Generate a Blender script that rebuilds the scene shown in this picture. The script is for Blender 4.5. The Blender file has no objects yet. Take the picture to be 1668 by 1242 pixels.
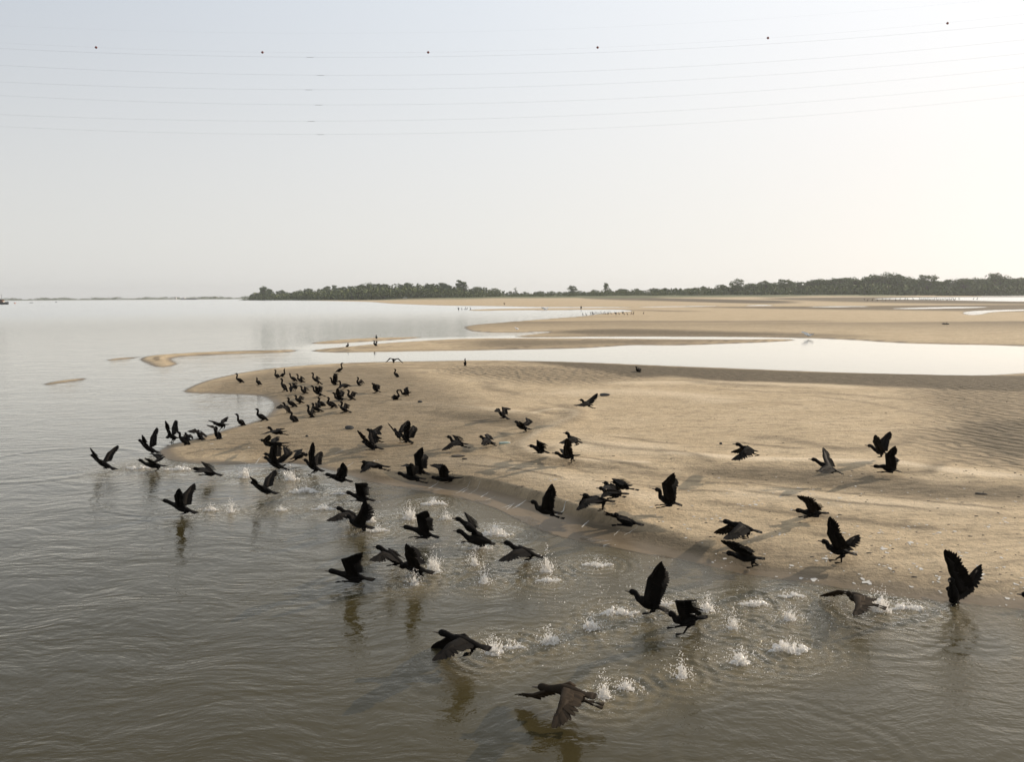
import bpy, bmesh, math, random
import numpy as np
from mathutils import Matrix, Vector
R = math.radians
SC = bpy.context.scene
COL = SC.collection

# ------------------------------------------------------------------ camera
CAM_H = 4.0
FPX, CX, CY = 1284.0, 834.0, 621.0          # focal length and centre in photograph pixels
PITCH, ROLL = R(6.2), 0.0078
_f = np.array([0, math.cos(PITCH), -math.sin(PITCH)])
_r = np.array([1.0, 0, 0])
_u = np.array([0, math.sin(PITCH), math.cos(PITCH)])
CR = _r * math.cos(ROLL) - _u * math.sin(ROLL)
CU = _u * math.cos(ROLL) + _r * math.sin(ROLL)
CF = _f
CAM = np.array([0, 0, CAM_H])
cam = bpy.data.objects.new("camera", bpy.data.cameras.new("camera"))
COL.objects.link(cam)
cam.data.sensor_width = 36.0
cam.data.lens = 36.0 * FPX / 1668.0
cam.data.clip_start, cam.data.clip_end = 0.1, 30000.0
m = Matrix.Identity(4)
for i in range(3):
    m[i][0], m[i][1], m[i][2], m[i][3] = CR[i], CU[i], -CF[i], CAM[i]
cam.matrix_world = m
SC.camera = cam

# ------------------------------------------------------------------ sky, sun, exposure
SUN_EL, SUN_AZ = R(20.0), R(62.0)            # azimuth measured from +Y towards +X
world = bpy.data.worlds.new("World")
SC.world = world
world.use_nodes = True
wn, wl = world.node_tree.nodes, world.node_tree.links
wn.clear()
w_out = wn.new("ShaderNodeOutputWorld"); w_bg = wn.new("ShaderNodeBackground")
w_sky = wn.new("ShaderNodeTexSky"); w_hsv = wn.new("ShaderNodeHueSaturation")
w_sky.sky_type = 'NISHITA'; w_sky.sun_disc = False
w_sky.sun_elevation = SUN_EL; w_sky.sun_rotation = SUN_AZ
w_sky.altitude = 0; w_sky.air_density = 1.0; w_sky.dust_density = 1.5; w_sky.ozone_density = 1.5
w_hsv.inputs['Saturation'].default_value = 0.5
w_bg.inputs['Strength'].default_value = 0.10
# hazy air: the clear sky mixed with a milky veil that is thick at the horizon and bright around the sun
w_tc = wn.new("ShaderNodeTexCoord")
w_sep = wn.new("ShaderNodeSeparateXYZ"); wl.new(w_tc.outputs['Generated'], w_sep.inputs[0])
w_dot = wn.new("ShaderNodeVectorMath"); w_dot.operation = 'DOT_PRODUCT'
wl.new(w_tc.outputs['Generated'], w_dot.inputs[0])
w_dot.inputs[1].default_value = (math.sin(SUN_AZ) * math.cos(SUN_EL), math.cos(SUN_AZ) * math.cos(SUN_EL), math.sin(SUN_EL))
def wramp(fac, stops, scale):
    n = wn.new("ShaderNodeValToRGB"); e = n.color_ramp.elements
    while len(e) < len(stops): e.new(.5)
    for i, (p, c) in enumerate(stops): e[i].position = p; e[i].color = (*c, 1)
    wl.new(fac, n.inputs[0])
    m_ = wn.new("ShaderNodeVectorMath"); m_.operation = 'SCALE'; m_.inputs['Scale'].default_value = scale
    wl.new(n.outputs[0], m_.inputs[0]); return m_.outputs[0]
w_map = wn.new("ShaderNodeMapRange"); wl.new(w_dot.outputs['Value'], w_map.inputs[0]); w_map.inputs[1].default_value = -1.0
HAZE_LOW = wramp(w_map.outputs[0], [(0, (.52, .52, .50)), (.5, (.68, .675, .65)), (.72, (.77, .755, .72)), (.84, (.83, .80, .752)), (.94, (.90, .842, .782)), (1, (.96, .89, .82))], 10.0)
HAZE_HIGH = wramp(w_map.outputs[0], [(0, (.40, .45, .52)), (.5, (.49, .54, .61)), (.75, (.70, .745, .80)), (.9, (.87, .89, .92)), (1, (.94, .95, .96))], 10.0)
w_el = wn.new("ShaderNodeMapRange"); w_el.interpolation_type = 'SMOOTHSTEP'
wl.new(w_sep.outputs['Z'], w_el.inputs[0]); w_el.inputs[1].default_value = .02; w_el.inputs[2].default_value = .42
w_mix = wn.new("ShaderNodeMix"); w_mix.data_type = 'RGBA'
wl.new(w_el.outputs[0], w_mix.inputs[0]); wl.new(HAZE_LOW, w_mix.inputs[6]); wl.new(HAZE_HIGH, w_mix.inputs[7])
wl.new(w_sky.outputs[0], w_hsv.inputs['Color'])
w_veil = wn.new("ShaderNodeMix"); w_veil.data_type = 'RGBA'; w_veil.inputs[0].default_value = .88
wl.new(w_hsv.outputs[0], w_veil.inputs[6]); wl.new(w_mix.outputs[2], w_veil.inputs[7])
wl.new(w_veil.outputs[2], w_bg.inputs['Color'])
wl.new(w_bg.outputs[0], w_out.inputs['Surface'])
sun = bpy.data.objects.new("sun", bpy.data.lights.new("sun", 'SUN'))
COL.objects.link(sun)
sun.data.energy = 4.4; sun.data.angle = R(0.5); sun.data.color = (1.0, 0.86, 0.68)
SUN_DIR = Vector((math.sin(SUN_AZ) * math.cos(SUN_EL), math.cos(SUN_AZ) * math.cos(SUN_EL), math.sin(SUN_EL)))
sun.rotation_euler = SUN_DIR.to_track_quat('Z', 'Y').to_euler()
SC.view_settings.view_transform = 'Standard'
SC.view_settings.look = 'None'
SC.view_settings.exposure = 0.22
SC.view_settings.gamma = 1.0
SC.view_settings.use_curve_mapping = False
SC.render.engine = 'CYCLES'
SC.cycles.max_bounces = 8
SC.cycles.transparent_max_bounces = 12
SC.cycles.caustics_reflective = False
SC.cycles.caustics_refractive = False

# ------------------------------------------------------------------ picking points
def ray(u, v):
    return CF + CR * ((u - CX) / FPX) + CU * ((CY - v) / FPX)
def ground(u, v, z=0.0):
    d = ray(u, v)
    t = (z - CAM_H) / d[2]
    return CAM + d * t
def at_depth(u, v, depth):                   # depth along the viewing axis
    return CAM + ray(u, v) * depth
def at_y(u, v, y):
    d = ray(u, v); return CAM + d * (y / d[1])
def nrm(a):
    a = np.asarray(a, float); n = np.linalg.norm(a)
    return a / n if n > 1e-9 else a
Z3 = np.array([0, 0, 1.0])

# ------------------------------------------------------------------ small numpy noise
_rng = np.random.RandomState(7)
_tab = _rng.rand(256, 256)
def vnoise(x, y):
    xi = np.floor(x).astype(int); yi = np.floor(y).astype(int)
    fx = x - xi; fy = y - yi
    fx = fx * fx * (3 - 2 * fx); fy = fy * fy * (3 - 2 * fy)
    a = _tab[xi & 255, yi & 255]; b = _tab[(xi + 1) & 255, yi & 255]
    c = _tab[xi & 255, (yi + 1) & 255]; d = _tab[(xi + 1) & 255, (yi + 1) & 255]
    return (a * (1 - fx) + b * fx) * (1 - fy) + (c * (1 - fx) + d * fx) * fy - 0.5
def fbm(x, y, n=3):
    s = 0; a = 1.0
    for i in range(n):
        s = s + a * vnoise(x * 2 ** i + 13.7 * i, y * 2 ** i + 7.1 * i); a *= 0.5
    return s
def sstep(a, b, x):
    t = np.clip((x - a) / (b - a), 0, 1); return t * t * (3 - 2 * t)

# ------------------------------------------------------------------ shore outlines (traced, laid on the ground plane in metres)
def chaikin(p, n=2, closed=True):
    p = np.array(p, float)
    for _ in range(n):
        q = np.roll(p, -1, 0) if closed else p[1:]
        b = p if closed else p[:-1]
        r = np.empty((len(b) * 2, 2)); r[0::2] = .75 * b + .25 * q; r[1::2] = .25 * b + .75 * q
        p = r
    return p
def topx(pts, n=2, closed=True):
    w = []
    for p in pts:
        w.append(ground(p[0], p[1])[:2] if len(p) == 2 else np.array(p[1:]))
    return chaikin(w, n, closed)
LAND = [
 # near sandbank
 [(298,637),(330,622),(380,610),(430,602),(480,597),(560,592),(640,590),(700,589),(760,588),(850,588.5),(950,591),(1050,595),(1200,601),(1300,605),(1400,608.5),(1500,611),(1590,612.5),(1640,610.5),(1668,608),(1900,602),(2400,700),(2300,1100),(1800,1013),(1668,993),(1600,987),(1500,975),(1400,962),(1330,951),(1260,942),(1200,934),(1150,921),(1100,912),(1050,904),(1000,893),(950,884),(900,873),(870,861),(840,846),(800,826),(760,815),(720,808),(680,800),(640,793),(600,785),(570,775),(540,766),(500,757),(450,753),(400,757),(350,757),(310,754),(280,750),(262,742),(260,733),(280,725),(310,717),(340,709),(370,700),(400,692),(425,685),(440,675),(448,665),(447,657),(440,650),(425,645),(400,643),(370,642),(330,641),(305,640)],
 # middle bar
 [(505,571),(560,566),(620,560),(680,556),(760,552.5),(850,551.5),(1000,552.5),(1100,553.5),(1200,554),(1290,553),(1300,555),(1200,559.5),(1100,562.5),(1036,561.5),(988,565),(952,567),(868,569),(780,570.5),(700,571.5),(640,572.5),(560,574),(515,573.5)],
 [(498,560),(540,555),(600,551.5),(660,550),(692,549.5),(660,552.7),(600,556.2),(540,560)],
 # hooked bar on the left
 [(226,586),(240,580),(280,577),(330,574.5),(400,572),(460,571),(485,570.3),(480,573),(450,575.2),(400,575.8),(340,578.5),(300,580.5),(276,584),(282,589),(290,593.5),(275,597.5),(255,598.5),(240,592)],
 [(172,586.5),(200,583.2),(237,582),(200,585.6),(178,588)],
 [(70,626),(100,620),(142,616),(136,619.5),(100,624),(75,628)],
 # far flats
 [(756,531),(815,526),(904,519),(952,515.5),(985,510.5),(1040,507),(1005,504.4),(950,505),(895,505.6),(830,505.6),(770,506.8),(760,505.2),(800,503.6),(880,502.5),(960,502),(1045,501.5),(1000,500.4),(880,500.6),(825,499.2),(723,498),(670,496.2),(634,494.7),(600,491.5),(500,489.7),(430,489.2),(402,488.6),('w',-420,1500),('w',-300,2400),('w',3500,2400),('w',3500,100),('w',150,40),(1900,575),(1668,563),(1500,560),(1420,556),(1400,554),(1305,550),(1200,548.5),(1100,548),(1000,548),(920,548.5),(850,549.5),(835,549),(860,546),(905,541),(880,540),(850,542),(800,542),(770,540),(760,537)],
 # far shore across the river
 [('w',-4500,2750),(0,489.9),(150,489.1),(300,488),(405,487.4),('w',-700,3200),('w',-400,5200),('w',-5200,5200)],
]
POOLS = [
 [(1030,485),(1200,484.4),(1400,483.6),(1668,482.6),(2000,481.5),(2000,479),(1668,480.4),(1400,482),(1200,483.2)],
 [(1400,487.2),(1500,484.6),(1668,484),(2000,483),(2000,491),(1668,492),(1600,490.5),(1500,488.5)],
 [(1205,498.4),(1240,496.8),(1266,497.8),(1240,498.9)],
 [(1566,508.5),(1600,506),(1640,504.8),(1700,503.8),(1900,503),(1900,506),(1668,506.6),(1614,508.4),(1598,513),(1574,514)],
 [(1440,502.8),(1560,499.8),(1625,500.8),(1560,502.8),(1480,504)],
 [(1030,500.2),(1120,499),(1190,498.8),(1120,500.2),(1050,501)],
 [(1290,500.5),(1380,498.9),(1430,499.6),(1380,500.8)],
]
DAMP = [
 ([(290,640),(450,604),(640,600),(740,640),(820,690),(810,760),(900,800),(1000,850),(640,790),(450,752),(260,740),(430,690),(450,655)], .5, 1.3, 0),
 ([(1000,598),(1200,606),(1400,613),(1760,614),(1760,650),(1500,640),(1300,630),(1120,626)], .9, .8, .4),
 ([(560,768),(600,768),(640,780),(700,788),(760,795),(800,801),(850,814),(905,832),(960,852),(1040,868),(1110,883),(1160,900),(1250,922),(1400,945),(1540,968),(1700,985),(1700,1010),(1500,985),(1200,945),(1000,905),(860,865),(760,825),(640,800),(560,780)], .85, .25, 0),
 ([(1150,880),(1300,900),(1500,940),(1700,962),(1700,1000),(1400,965),(1200,930)], .45, .5, 0),  # (outline, strength, softness in metres, ripple)
 ([(640,672),(700,676),(780,680),(850,686),(885,697),(870,712),(800,706),(740,701),(690,691)], .7, .9, 0),
 ([(1110,776),(1250,777),(1350,780),(1430,788),(1500,799),(1580,806),(1700,813),(1700,838),(1560,834),(1450,830),(1380,816),(1300,808),(1200,801),(1130,790)], .65, .5, 0),
 ([(1230,783),(1330,784),(1400,789),(1330,794),(1250,792)], .5, .3, 0),
 ([(1470,640),(1560,632),(1760,626),(1760,800),(1600,778),(1520,752),(1480,720),(1540,690)], .5, 1.2, 1),
 ([(1530,700),(1600,690),(1760,690),(1760,770),(1620,764),(1550,740)], .75, .9, 1),
 ([(830,589),(1000,596),(1200,604),(1400,612),(1700,618),(1700,640),(1500,634),(1300,622),(1100,618),(1020,624),(970,610),(880,598)], .8, 1.2, .3),
 ([(740,602),(850,600),(960,604),(1030,612),(1060,622),(980,632),(880,632),(780,622),(700,612)], .45, 1.5, 1),
 ([(420,640),(480,630),(560,632),(640,645),(700,665),(620,668),(540,660),(470,655)], .35, 1.0, 0),
 ([(450,690),(540,684),(620,690),(680,700),(640,715),(560,712),(480,704)], .3, 1.0, 0),
 ([(330,722),(400,712),(470,708),(520,722),(470,730),(400,736),(340,734)], .35, .7, 0),
 ([(760,556),(900,556),(1100,556),(1250,555),(1100,561),(980,564),(860,568),(760,569)], .6, 3.0, 0),
 ([(880,541),(1000,537),(1150,541),(1300,545),(1420,551),(1300,550),(1100,549),(900,547)], .7, 4.0, 0),
 ([(820,528),(900,527),(1000,528.5),(900,530)], .5, 4.0, 0),
 ([(1100,501),(1300,500),(1668,497),(1900,496),(1900,510),(1668,509),(1400,506),(1250,504)], .7, 10.0, 0),
 ([(1200,486),(1668,483),(1900,482),(1900,497),(1668,497),(1400,494)], .75, 16.0, 0),
 ([(1020,505),(1100,507),(1150,509),(1080,509)], .6, 5.0, 0),
]
STROKES = [  # thin damp lines left by receding water: (points, width m, strength)
 ([(900,664),(936,676),(928,694),(890,710),(856,726),(840,744),(864,761),(905,770),(960,776),(1040,786),(1120,794)], .34, .42),
 ([(700,676),(800,680),(880,690),(872,704),(830,716),(770,714)], .22, .45),
 ([(660,700),(740,708),(810,716),(836,728),(826,744)], .10, .5),
 ([(600,720),(690,728),(770,732),(812,740),(826,756),(870,770)], .07, .5),
 ([(560,742),(640,748),(720,752),(790,762)], .07, .45),
 ([(1130,640),(1250,646),(1400,652),(1520,664),(1668,690)], .16, .4),
 ([(1100,656),(1240,664),(1340,672)], .10, .35),
 ([(1180,796),(1280,812),(1400,822),(1560,842),(1668,850)], .10, .55),
 ([(940,800),(1040,806),(1130,816),(1230,822)], .07, .4),
 ([(820,755),(860,752),(905,742),(850,770),(780,762)], .18, .4),
 ([(690,690),(740,702),(800,712),(830,722),(800,745),(740,752)], .16, .45),
 ([(280,746),(340,741),(420,733),(480,728),(540,733),(600,740)], .14, .6),
 ([(480,745),(540,742),(600,752),(660,764)], .14, .5),
 ([(380,706),(440,697),(500,690)], .14, .4),
 ([(570,668),(640,674),(700,684),(760,690),(840,694)], .2, .5),
 ([(340,632),(420,630),(500,626),(580,624)], .22, .45),
 ([(460,604),(560,603),(700,606),(820,610)], .35, .5),
 ([(330,638),(400,638),(440,641),(470,650)], .2, .5),
 ([(1180,730),(1260,742),(1330,748)], .12, .5),
 ([(1050,786),(1100,797),(1170,802),(1230,806)], .1, .45),
 ([(700,650),(760,664),(800,676)], .2, .3),
 ([(1240,640),(1380,650),(1480,664)], .2, .35),
 ([(1300,652),(1400,662),(1500,684),(1560,700)], .2, .3),
]
LIT_RIDGES = [  # low ridges between the damp bands, their sunlit faces painted paler
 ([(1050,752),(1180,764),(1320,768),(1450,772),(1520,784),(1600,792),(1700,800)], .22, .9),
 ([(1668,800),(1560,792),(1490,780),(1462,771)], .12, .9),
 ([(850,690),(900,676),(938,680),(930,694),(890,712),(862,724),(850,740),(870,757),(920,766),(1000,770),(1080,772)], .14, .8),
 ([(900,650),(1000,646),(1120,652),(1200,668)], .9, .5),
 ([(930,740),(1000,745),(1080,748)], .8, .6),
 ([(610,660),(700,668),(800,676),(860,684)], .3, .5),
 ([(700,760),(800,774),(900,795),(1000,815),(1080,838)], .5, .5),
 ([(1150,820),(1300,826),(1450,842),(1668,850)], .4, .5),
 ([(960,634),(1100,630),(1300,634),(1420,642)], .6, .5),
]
LEDGE = [(585,764),(640,778),(700,786),(760,793),(800,799),(850,812),(905,830),(960,850),(1040,866),(1110,881),(1150,892)]

LANDW = [topx(p) for p in LAND]
POOLW = [topx(p) for p in POOLS]
DAMPW = [(topx(p, 2), s, w, r) for p, s, w, r in DAMP]
PALW = [(topx(p, 2, False), w, s) for p, w, s in LIT_RIDGES]
STRW = [(topx(p, 2, False), w, s) for p, w, s in STROKES]
LEDW = topx(LEDGE, 2, False)

def seg_dist(px, py, poly, closed=True):
    d = np.full(px.shape, 1e18)
    inside = np.zeros(px.shape, bool)
    n = len(poly)
    for i in range(n if closed else n - 1):
        ax, ay = poly[i]; bx, by = poly[(i + 1) % n]
        ex, ey = bx - ax, by - ay
        L = ex * ex + ey * ey + 1e-12
        wx, wy = px - ax, py - ay
        t = np.clip((wx * ex + wy * ey) / L, 0, 1)
        dd = (wx - t * ex) ** 2 + (wy - t * ey) ** 2
        np.minimum(d, dd, out=d)
        if closed and abs(ey) > 1e-12:
            c = ((ay > py) != (by > py)) & (px < ex * (py - ay) / ey + ax)
            inside ^= c
    return np.sqrt(d), inside
def sdf(px, py, poly, reach):
    """positive inside; points beyond reach of the outline's box are only given -reach"""
    out = np.full(px.shape, -reach)
    lo, hi = poly.min(0) - reach, poly.max(0) + reach
    k = (px > lo[0]) & (px < hi[0]) & (py > lo[1]) & (py < hi[1])
    if k.any():
        d, ins = seg_dist(px[k], py[k], poly)
        out[k] = np.where(ins, d, -d)
    return out
def land_sd(px, py):
    s = np.full(px.shape, -60.0)
    for p in LANDW:
        s = np.maximum(s, sdf(px, py, p, 60.0))
    for p in POOLW:
        s = np.minimum(s, -sdf(px, py, p, 60.0))
    return s
# tree line: (photo x, distance, photo y of the trees' feet)
TL = np.array([(-200,1350,489.0),(405,1150,487.4),(500,1020,487.5),(560,960,487.8),(640,940,485.2),(760,930,484.0),(900,930,482.5),(1000,920,481.5),(1100,910,481),(1250,890,480),(1400,860,478.6),(1500,850,478),(1668,840,477.6),(2000,830,476)])
def tl(u):
    return np.interp(u, TL[:, 0], TL[:, 1]), np.interp(u, TL[:, 0], TL[:, 2])
_tu = np.linspace(-200, 2000, 90)
_tp = np.array([at_y(u, tl(u)[1], tl(u)[0]) for u in _tu])
_taz = np.arctan2(_tp[:, 0], _tp[:, 1])
def height(px, py, sd=None):
    px = np.asarray(px, float); py = np.asarray(py, float)
    if sd is None: sd = land_sd(px, py)
    r = np.hypot(px, py)
    near = np.exp(-r / 45.0)
    p = np.maximum(sd, 0)
    up = 0.21 * (1 - np.exp(-p / (.6 + .9 * near))) + 0.10 * (1 - np.exp(-p / 14.0))
    up *= (0.45 + 0.55 * near)
    up += (0.045 * fbm(px * .22, py * .22) + 0.020 * fbm(px * 1.4, py * 1.4)) * np.minimum(p / 1.2, 1)
    dn = np.maximum(np.where(sd > -.35, 0.16 * sd, -.056 + .07 * (sd + .35)), -1.6)
    h = np.where(sd > 0, up, dn) + 0.006 * fbm(px * 3.1, py * 3.1, 2)
    # little scarp along the wet slope
    k = (px > -8) & (px < 14) & (py > 8) & (py < 30)
    if np.any(k):
        qx, qy = px[k], py[k]
        d, _ = seg_dist(qx, qy, LEDW, False)
        j = np.interp(qx, LEDW[:, 0], LEDW[:, 1])
        side = np.where(qy > j, 1.0, -1.0)
        fade = sstep(LEDW[0, 0], LEDW[0, 0] + 1.5, qx) * (1 - sstep(LEDW[-1, 0] - 1.5, LEDW[-1, 0], qx))
        dd = d * side + 0.03 * fbm(qx * 2.5, qy * 2.5)
        h[k] += 0.095 * np.tanh(dd / 0.035) * np.exp(-np.abs(dd) / 1.0) * fade
    k = r < 60
    if np.any(k):
        qx, qy = px[k], py[k]; add = np.zeros(qx.shape)
        for poly, w, s in PALW:
            d, _ = seg_dist(qx + .10 * fbm(qx * .9, qy * .9), qy + .2 * fbm(qx * .6 + 4, qy * .6), poly, False)
            add = np.maximum(add, .07 * s * np.exp(-(d / (w + .35)) ** 2))
        h[k] += add * np.minimum(np.maximum(sd[k], 0) / .8, 1)
    # bank that carries the far trees
    az = np.arctan2(px, py)
    yb = np.interp(az, _taz, _tp[:, 1]); zb = np.interp(az, _taz, _tp[:, 2])
    g = np.interp(az, _taz, np.interp(_tu, [405, 600, 720], [55, 60, 170]))
    b = sstep(0, 1, (py - (yb - g)) / g) * np.maximum(zb, 1.2)
    b += sstep(0, 400, py - yb) * 2.0
    h = np.where(sd > 0, np.maximum(h, b * (sd > 0) * (px > -520)), h)
    return h
def h1(x, y):                                 # ground height read off the terrain sheet
    r, a = math.hypot(x, y), math.atan2(x, y)
    fa = min(max((a - H_AZ[0]) / (H_AZ[1] - H_AZ[0]), 0), len(H_AZ) - 1.001); ia = int(fa); fa -= ia
    ir = int(min(max(np.searchsorted(H_R, r) - 1, 0), len(H_R) - 2)); fr = min(max((r - H_R[ir]) / (H_R[ir + 1] - H_R[ir]), 0), 1)
    return float((H_Z[ir, ia] * (1 - fa) + H_Z[ir, ia + 1] * fa) * (1 - fr) + (H_Z[ir + 1, ia] * (1 - fa) + H_Z[ir + 1, ia + 1] * fa) * fr)

# ------------------------------------------------------------------ materials
def new_mat(name):
    mt = bpy.data.materials.new(name); mt.use_nodes = True
    nt = mt.node_tree; b = nt.nodes["Principled BSDF"]
    return mt, nt, b
def N(nt, typ, **kw):
    n = nt.nodes.new(typ)
    for k, v in kw.items(): setattr(n, k, v)
    return n
def noise(nt, vec, scale, detail=3, rough=.55):
    n = N(nt, "ShaderNodeTexNoise"); n.inputs['Scale'].default_value = scale
    n.inputs['Detail'].default_value = detail; n.inputs['Roughness'].default_value = rough
    if vec is not None: nt.links.new(vec, n.inputs['Vector'])
    return n.outputs['Fac']
def mapping(nt, vec, scale=(1, 1, 1), rot=(0, 0, 0)):
    n = N(nt, "ShaderNodeMapping"); n.inputs['Scale'].default_value = scale; n.inputs['Rotation'].default_value = rot
    nt.links.new(vec, n.inputs['Vector']); return n.outputs[0]
def ramp(nt, fac, stops):
    n = N(nt, "ShaderNodeValToRGB"); e = n.color_ramp.elements
    while len(e) < len(stops): e.new(0.5)
    for i, (p, c) in enumerate(stops):
        e[i].position = p; e[i].color = (*c, 1) if len(c) == 3 else c
    nt.links.new(fac, n.inputs[0]); return n.outputs[0]
def mix(nt, fac, a, b):
    n = N(nt, "ShaderNodeMix", data_type='RGBA')
    for s, v in ((n.inputs[0], fac), (n.inputs[6], a), (n.inputs[7], b)):
        if isinstance(v, (int, float)): s.default_value = v
        elif isinstance(v, tuple): s.default_value = (*v, 1)
        else: nt.links.new(v, s)
    return n.outputs[2]
def mth(nt, op, a, b=0.0, clamp=False):
    n = N(nt, "ShaderNodeMath", operation=op); n.use_clamp = clamp
    for s, v in ((n.inputs[0], a), (n.inputs[1], b)):
        if isinstance(v, (int, float)): s.default_value = v
        else: nt.links.new(v, s)
    return n.outputs[0]
def attr(nt, name):
    n = N(nt, "ShaderNodeAttribute"); n.attribute_name = name; return n.outputs['Fac']
def position(nt):
    return N(nt, "ShaderNodeNewGeometry").outputs['Position']
def bump(nt, hgt, dist, strength=1.0, prev=None):
    n = N(nt, "ShaderNodeBump"); n.inputs['Distance'].default_value = dist
    if isinstance(strength, (int, float)): n.inputs['Strength'].default_value = strength
    else: nt.links.new(strength, n.inputs['Strength'])
    nt.links.new(hgt, n.inputs['Height'])
    if prev is not None: nt.links.new(prev, n.inputs['Normal'])
    return n.outputs[0]

def sand_material():
    mt, nt, b = new_mat("river_sand"); L = nt.links
    P = position(nt)
    wet, damp, rip = attr(nt, "wet"), attr(nt, "damp"), attr(nt, "ripple")
    veg = attr(nt, "veg")
    n1 = noise(nt, mapping(nt, P, (.35, .8, 1)), 1.0, 5, .6)
    n2 = noise(nt, P, 9.0, 4, .65)
    n3 = noise(nt, P, 60.0, 2, .6)
    dry = ramp(nt, n1, [(.25, (.42, .318, .195)), (.55, (.53, .408, .26)), (.8, (.61, .485, .325))])
    n4 = noise(nt, mapping(nt, P, (2.2, 5.5, 1)), 1.0, 6, .7)
    dry = mix(nt, mth(nt, 'MULTIPLY', ramp(nt, n4, [(.49, (0, 0, 0)), (.64, (1, 1, 1))]), .8), dry, (.27, .21, .135))
    dry = mix(nt, mth(nt, 'MULTIPLY', ramp(nt, n2, [(.5, (0, 0, 0)), (.72, (1, 1, 1))]), .45), dry, (.30, .235, .155))
    dry = mix(nt, mth(nt, 'MULTIPLY', ramp(nt, n3, [(.58, (0, 0, 0)), (.68, (1, 1, 1))]), .55), dry, (.17, .125, .08))
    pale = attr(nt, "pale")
    dry = mix(nt, pale, dry, (.70, .565, .395))  # sunlight on the ridge faces, put into the sand colour
    dmp = mix(nt, n2, (.085, .066, .041), (.145, .113, .072))
    dd = mth(nt, 'MULTIPLY', damp, ramp(nt, n4, [(.3, (.75, .75, .75)), (.65, (1.2, 1.2, 1.2))]), True)
    col = mix(nt, dd, dry, dmp)
    col = mix(nt, wet, col, (.17, .128, .08))
    col = mix(nt, veg, col, (.13, .135, .065))
    L.new(col, b.inputs['Base Color'])
    rg = N(nt, "ShaderNodeMapRange"); L.new(wet, rg.inputs[0])
    rg.inputs[3].default_value = .92; rg.inputs[4].default_value = .5
    L.new(rg.outputs[0], b.inputs['Roughness'])
    b.inputs['Specular IOR Level'].default_value = .2
    wv = N(nt, "ShaderNodeTexWave", wave_type='BANDS', bands_direction='DIAGONAL')
    wv.inputs['Scale'].default_value = 1.1; wv.inputs['Distortion'].default_value = 7.0
    wv.inputs['Detail'].default_value = 2.5; wv.inputs['Detail Scale'].default_value = 1.3
    L.new(mapping(nt, P, (.8, 1.25, 0), (0, 0, .5)), wv.inputs['Vector'])
    bb = bump(nt, n4, .06, mth(nt, 'SUBTRACT', 1.0, mth(nt, 'MULTIPLY', wet, .85)))
    bb = bump(nt, n2, .04, mth(nt, 'SUBTRACT', 1.0, mth(nt, 'MULTIPLY', wet, .85)), bb)
    bb = bump(nt, wv.outputs['Fac'], .06, rip, bb)
    bb = bump(nt, n3, .012, mth(nt, 'SUBTRACT', 1.0, mth(nt, 'MULTIPLY', wet, .9)), bb)
    L.new(bb, b.inputs['Normal'])
    return mt
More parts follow.
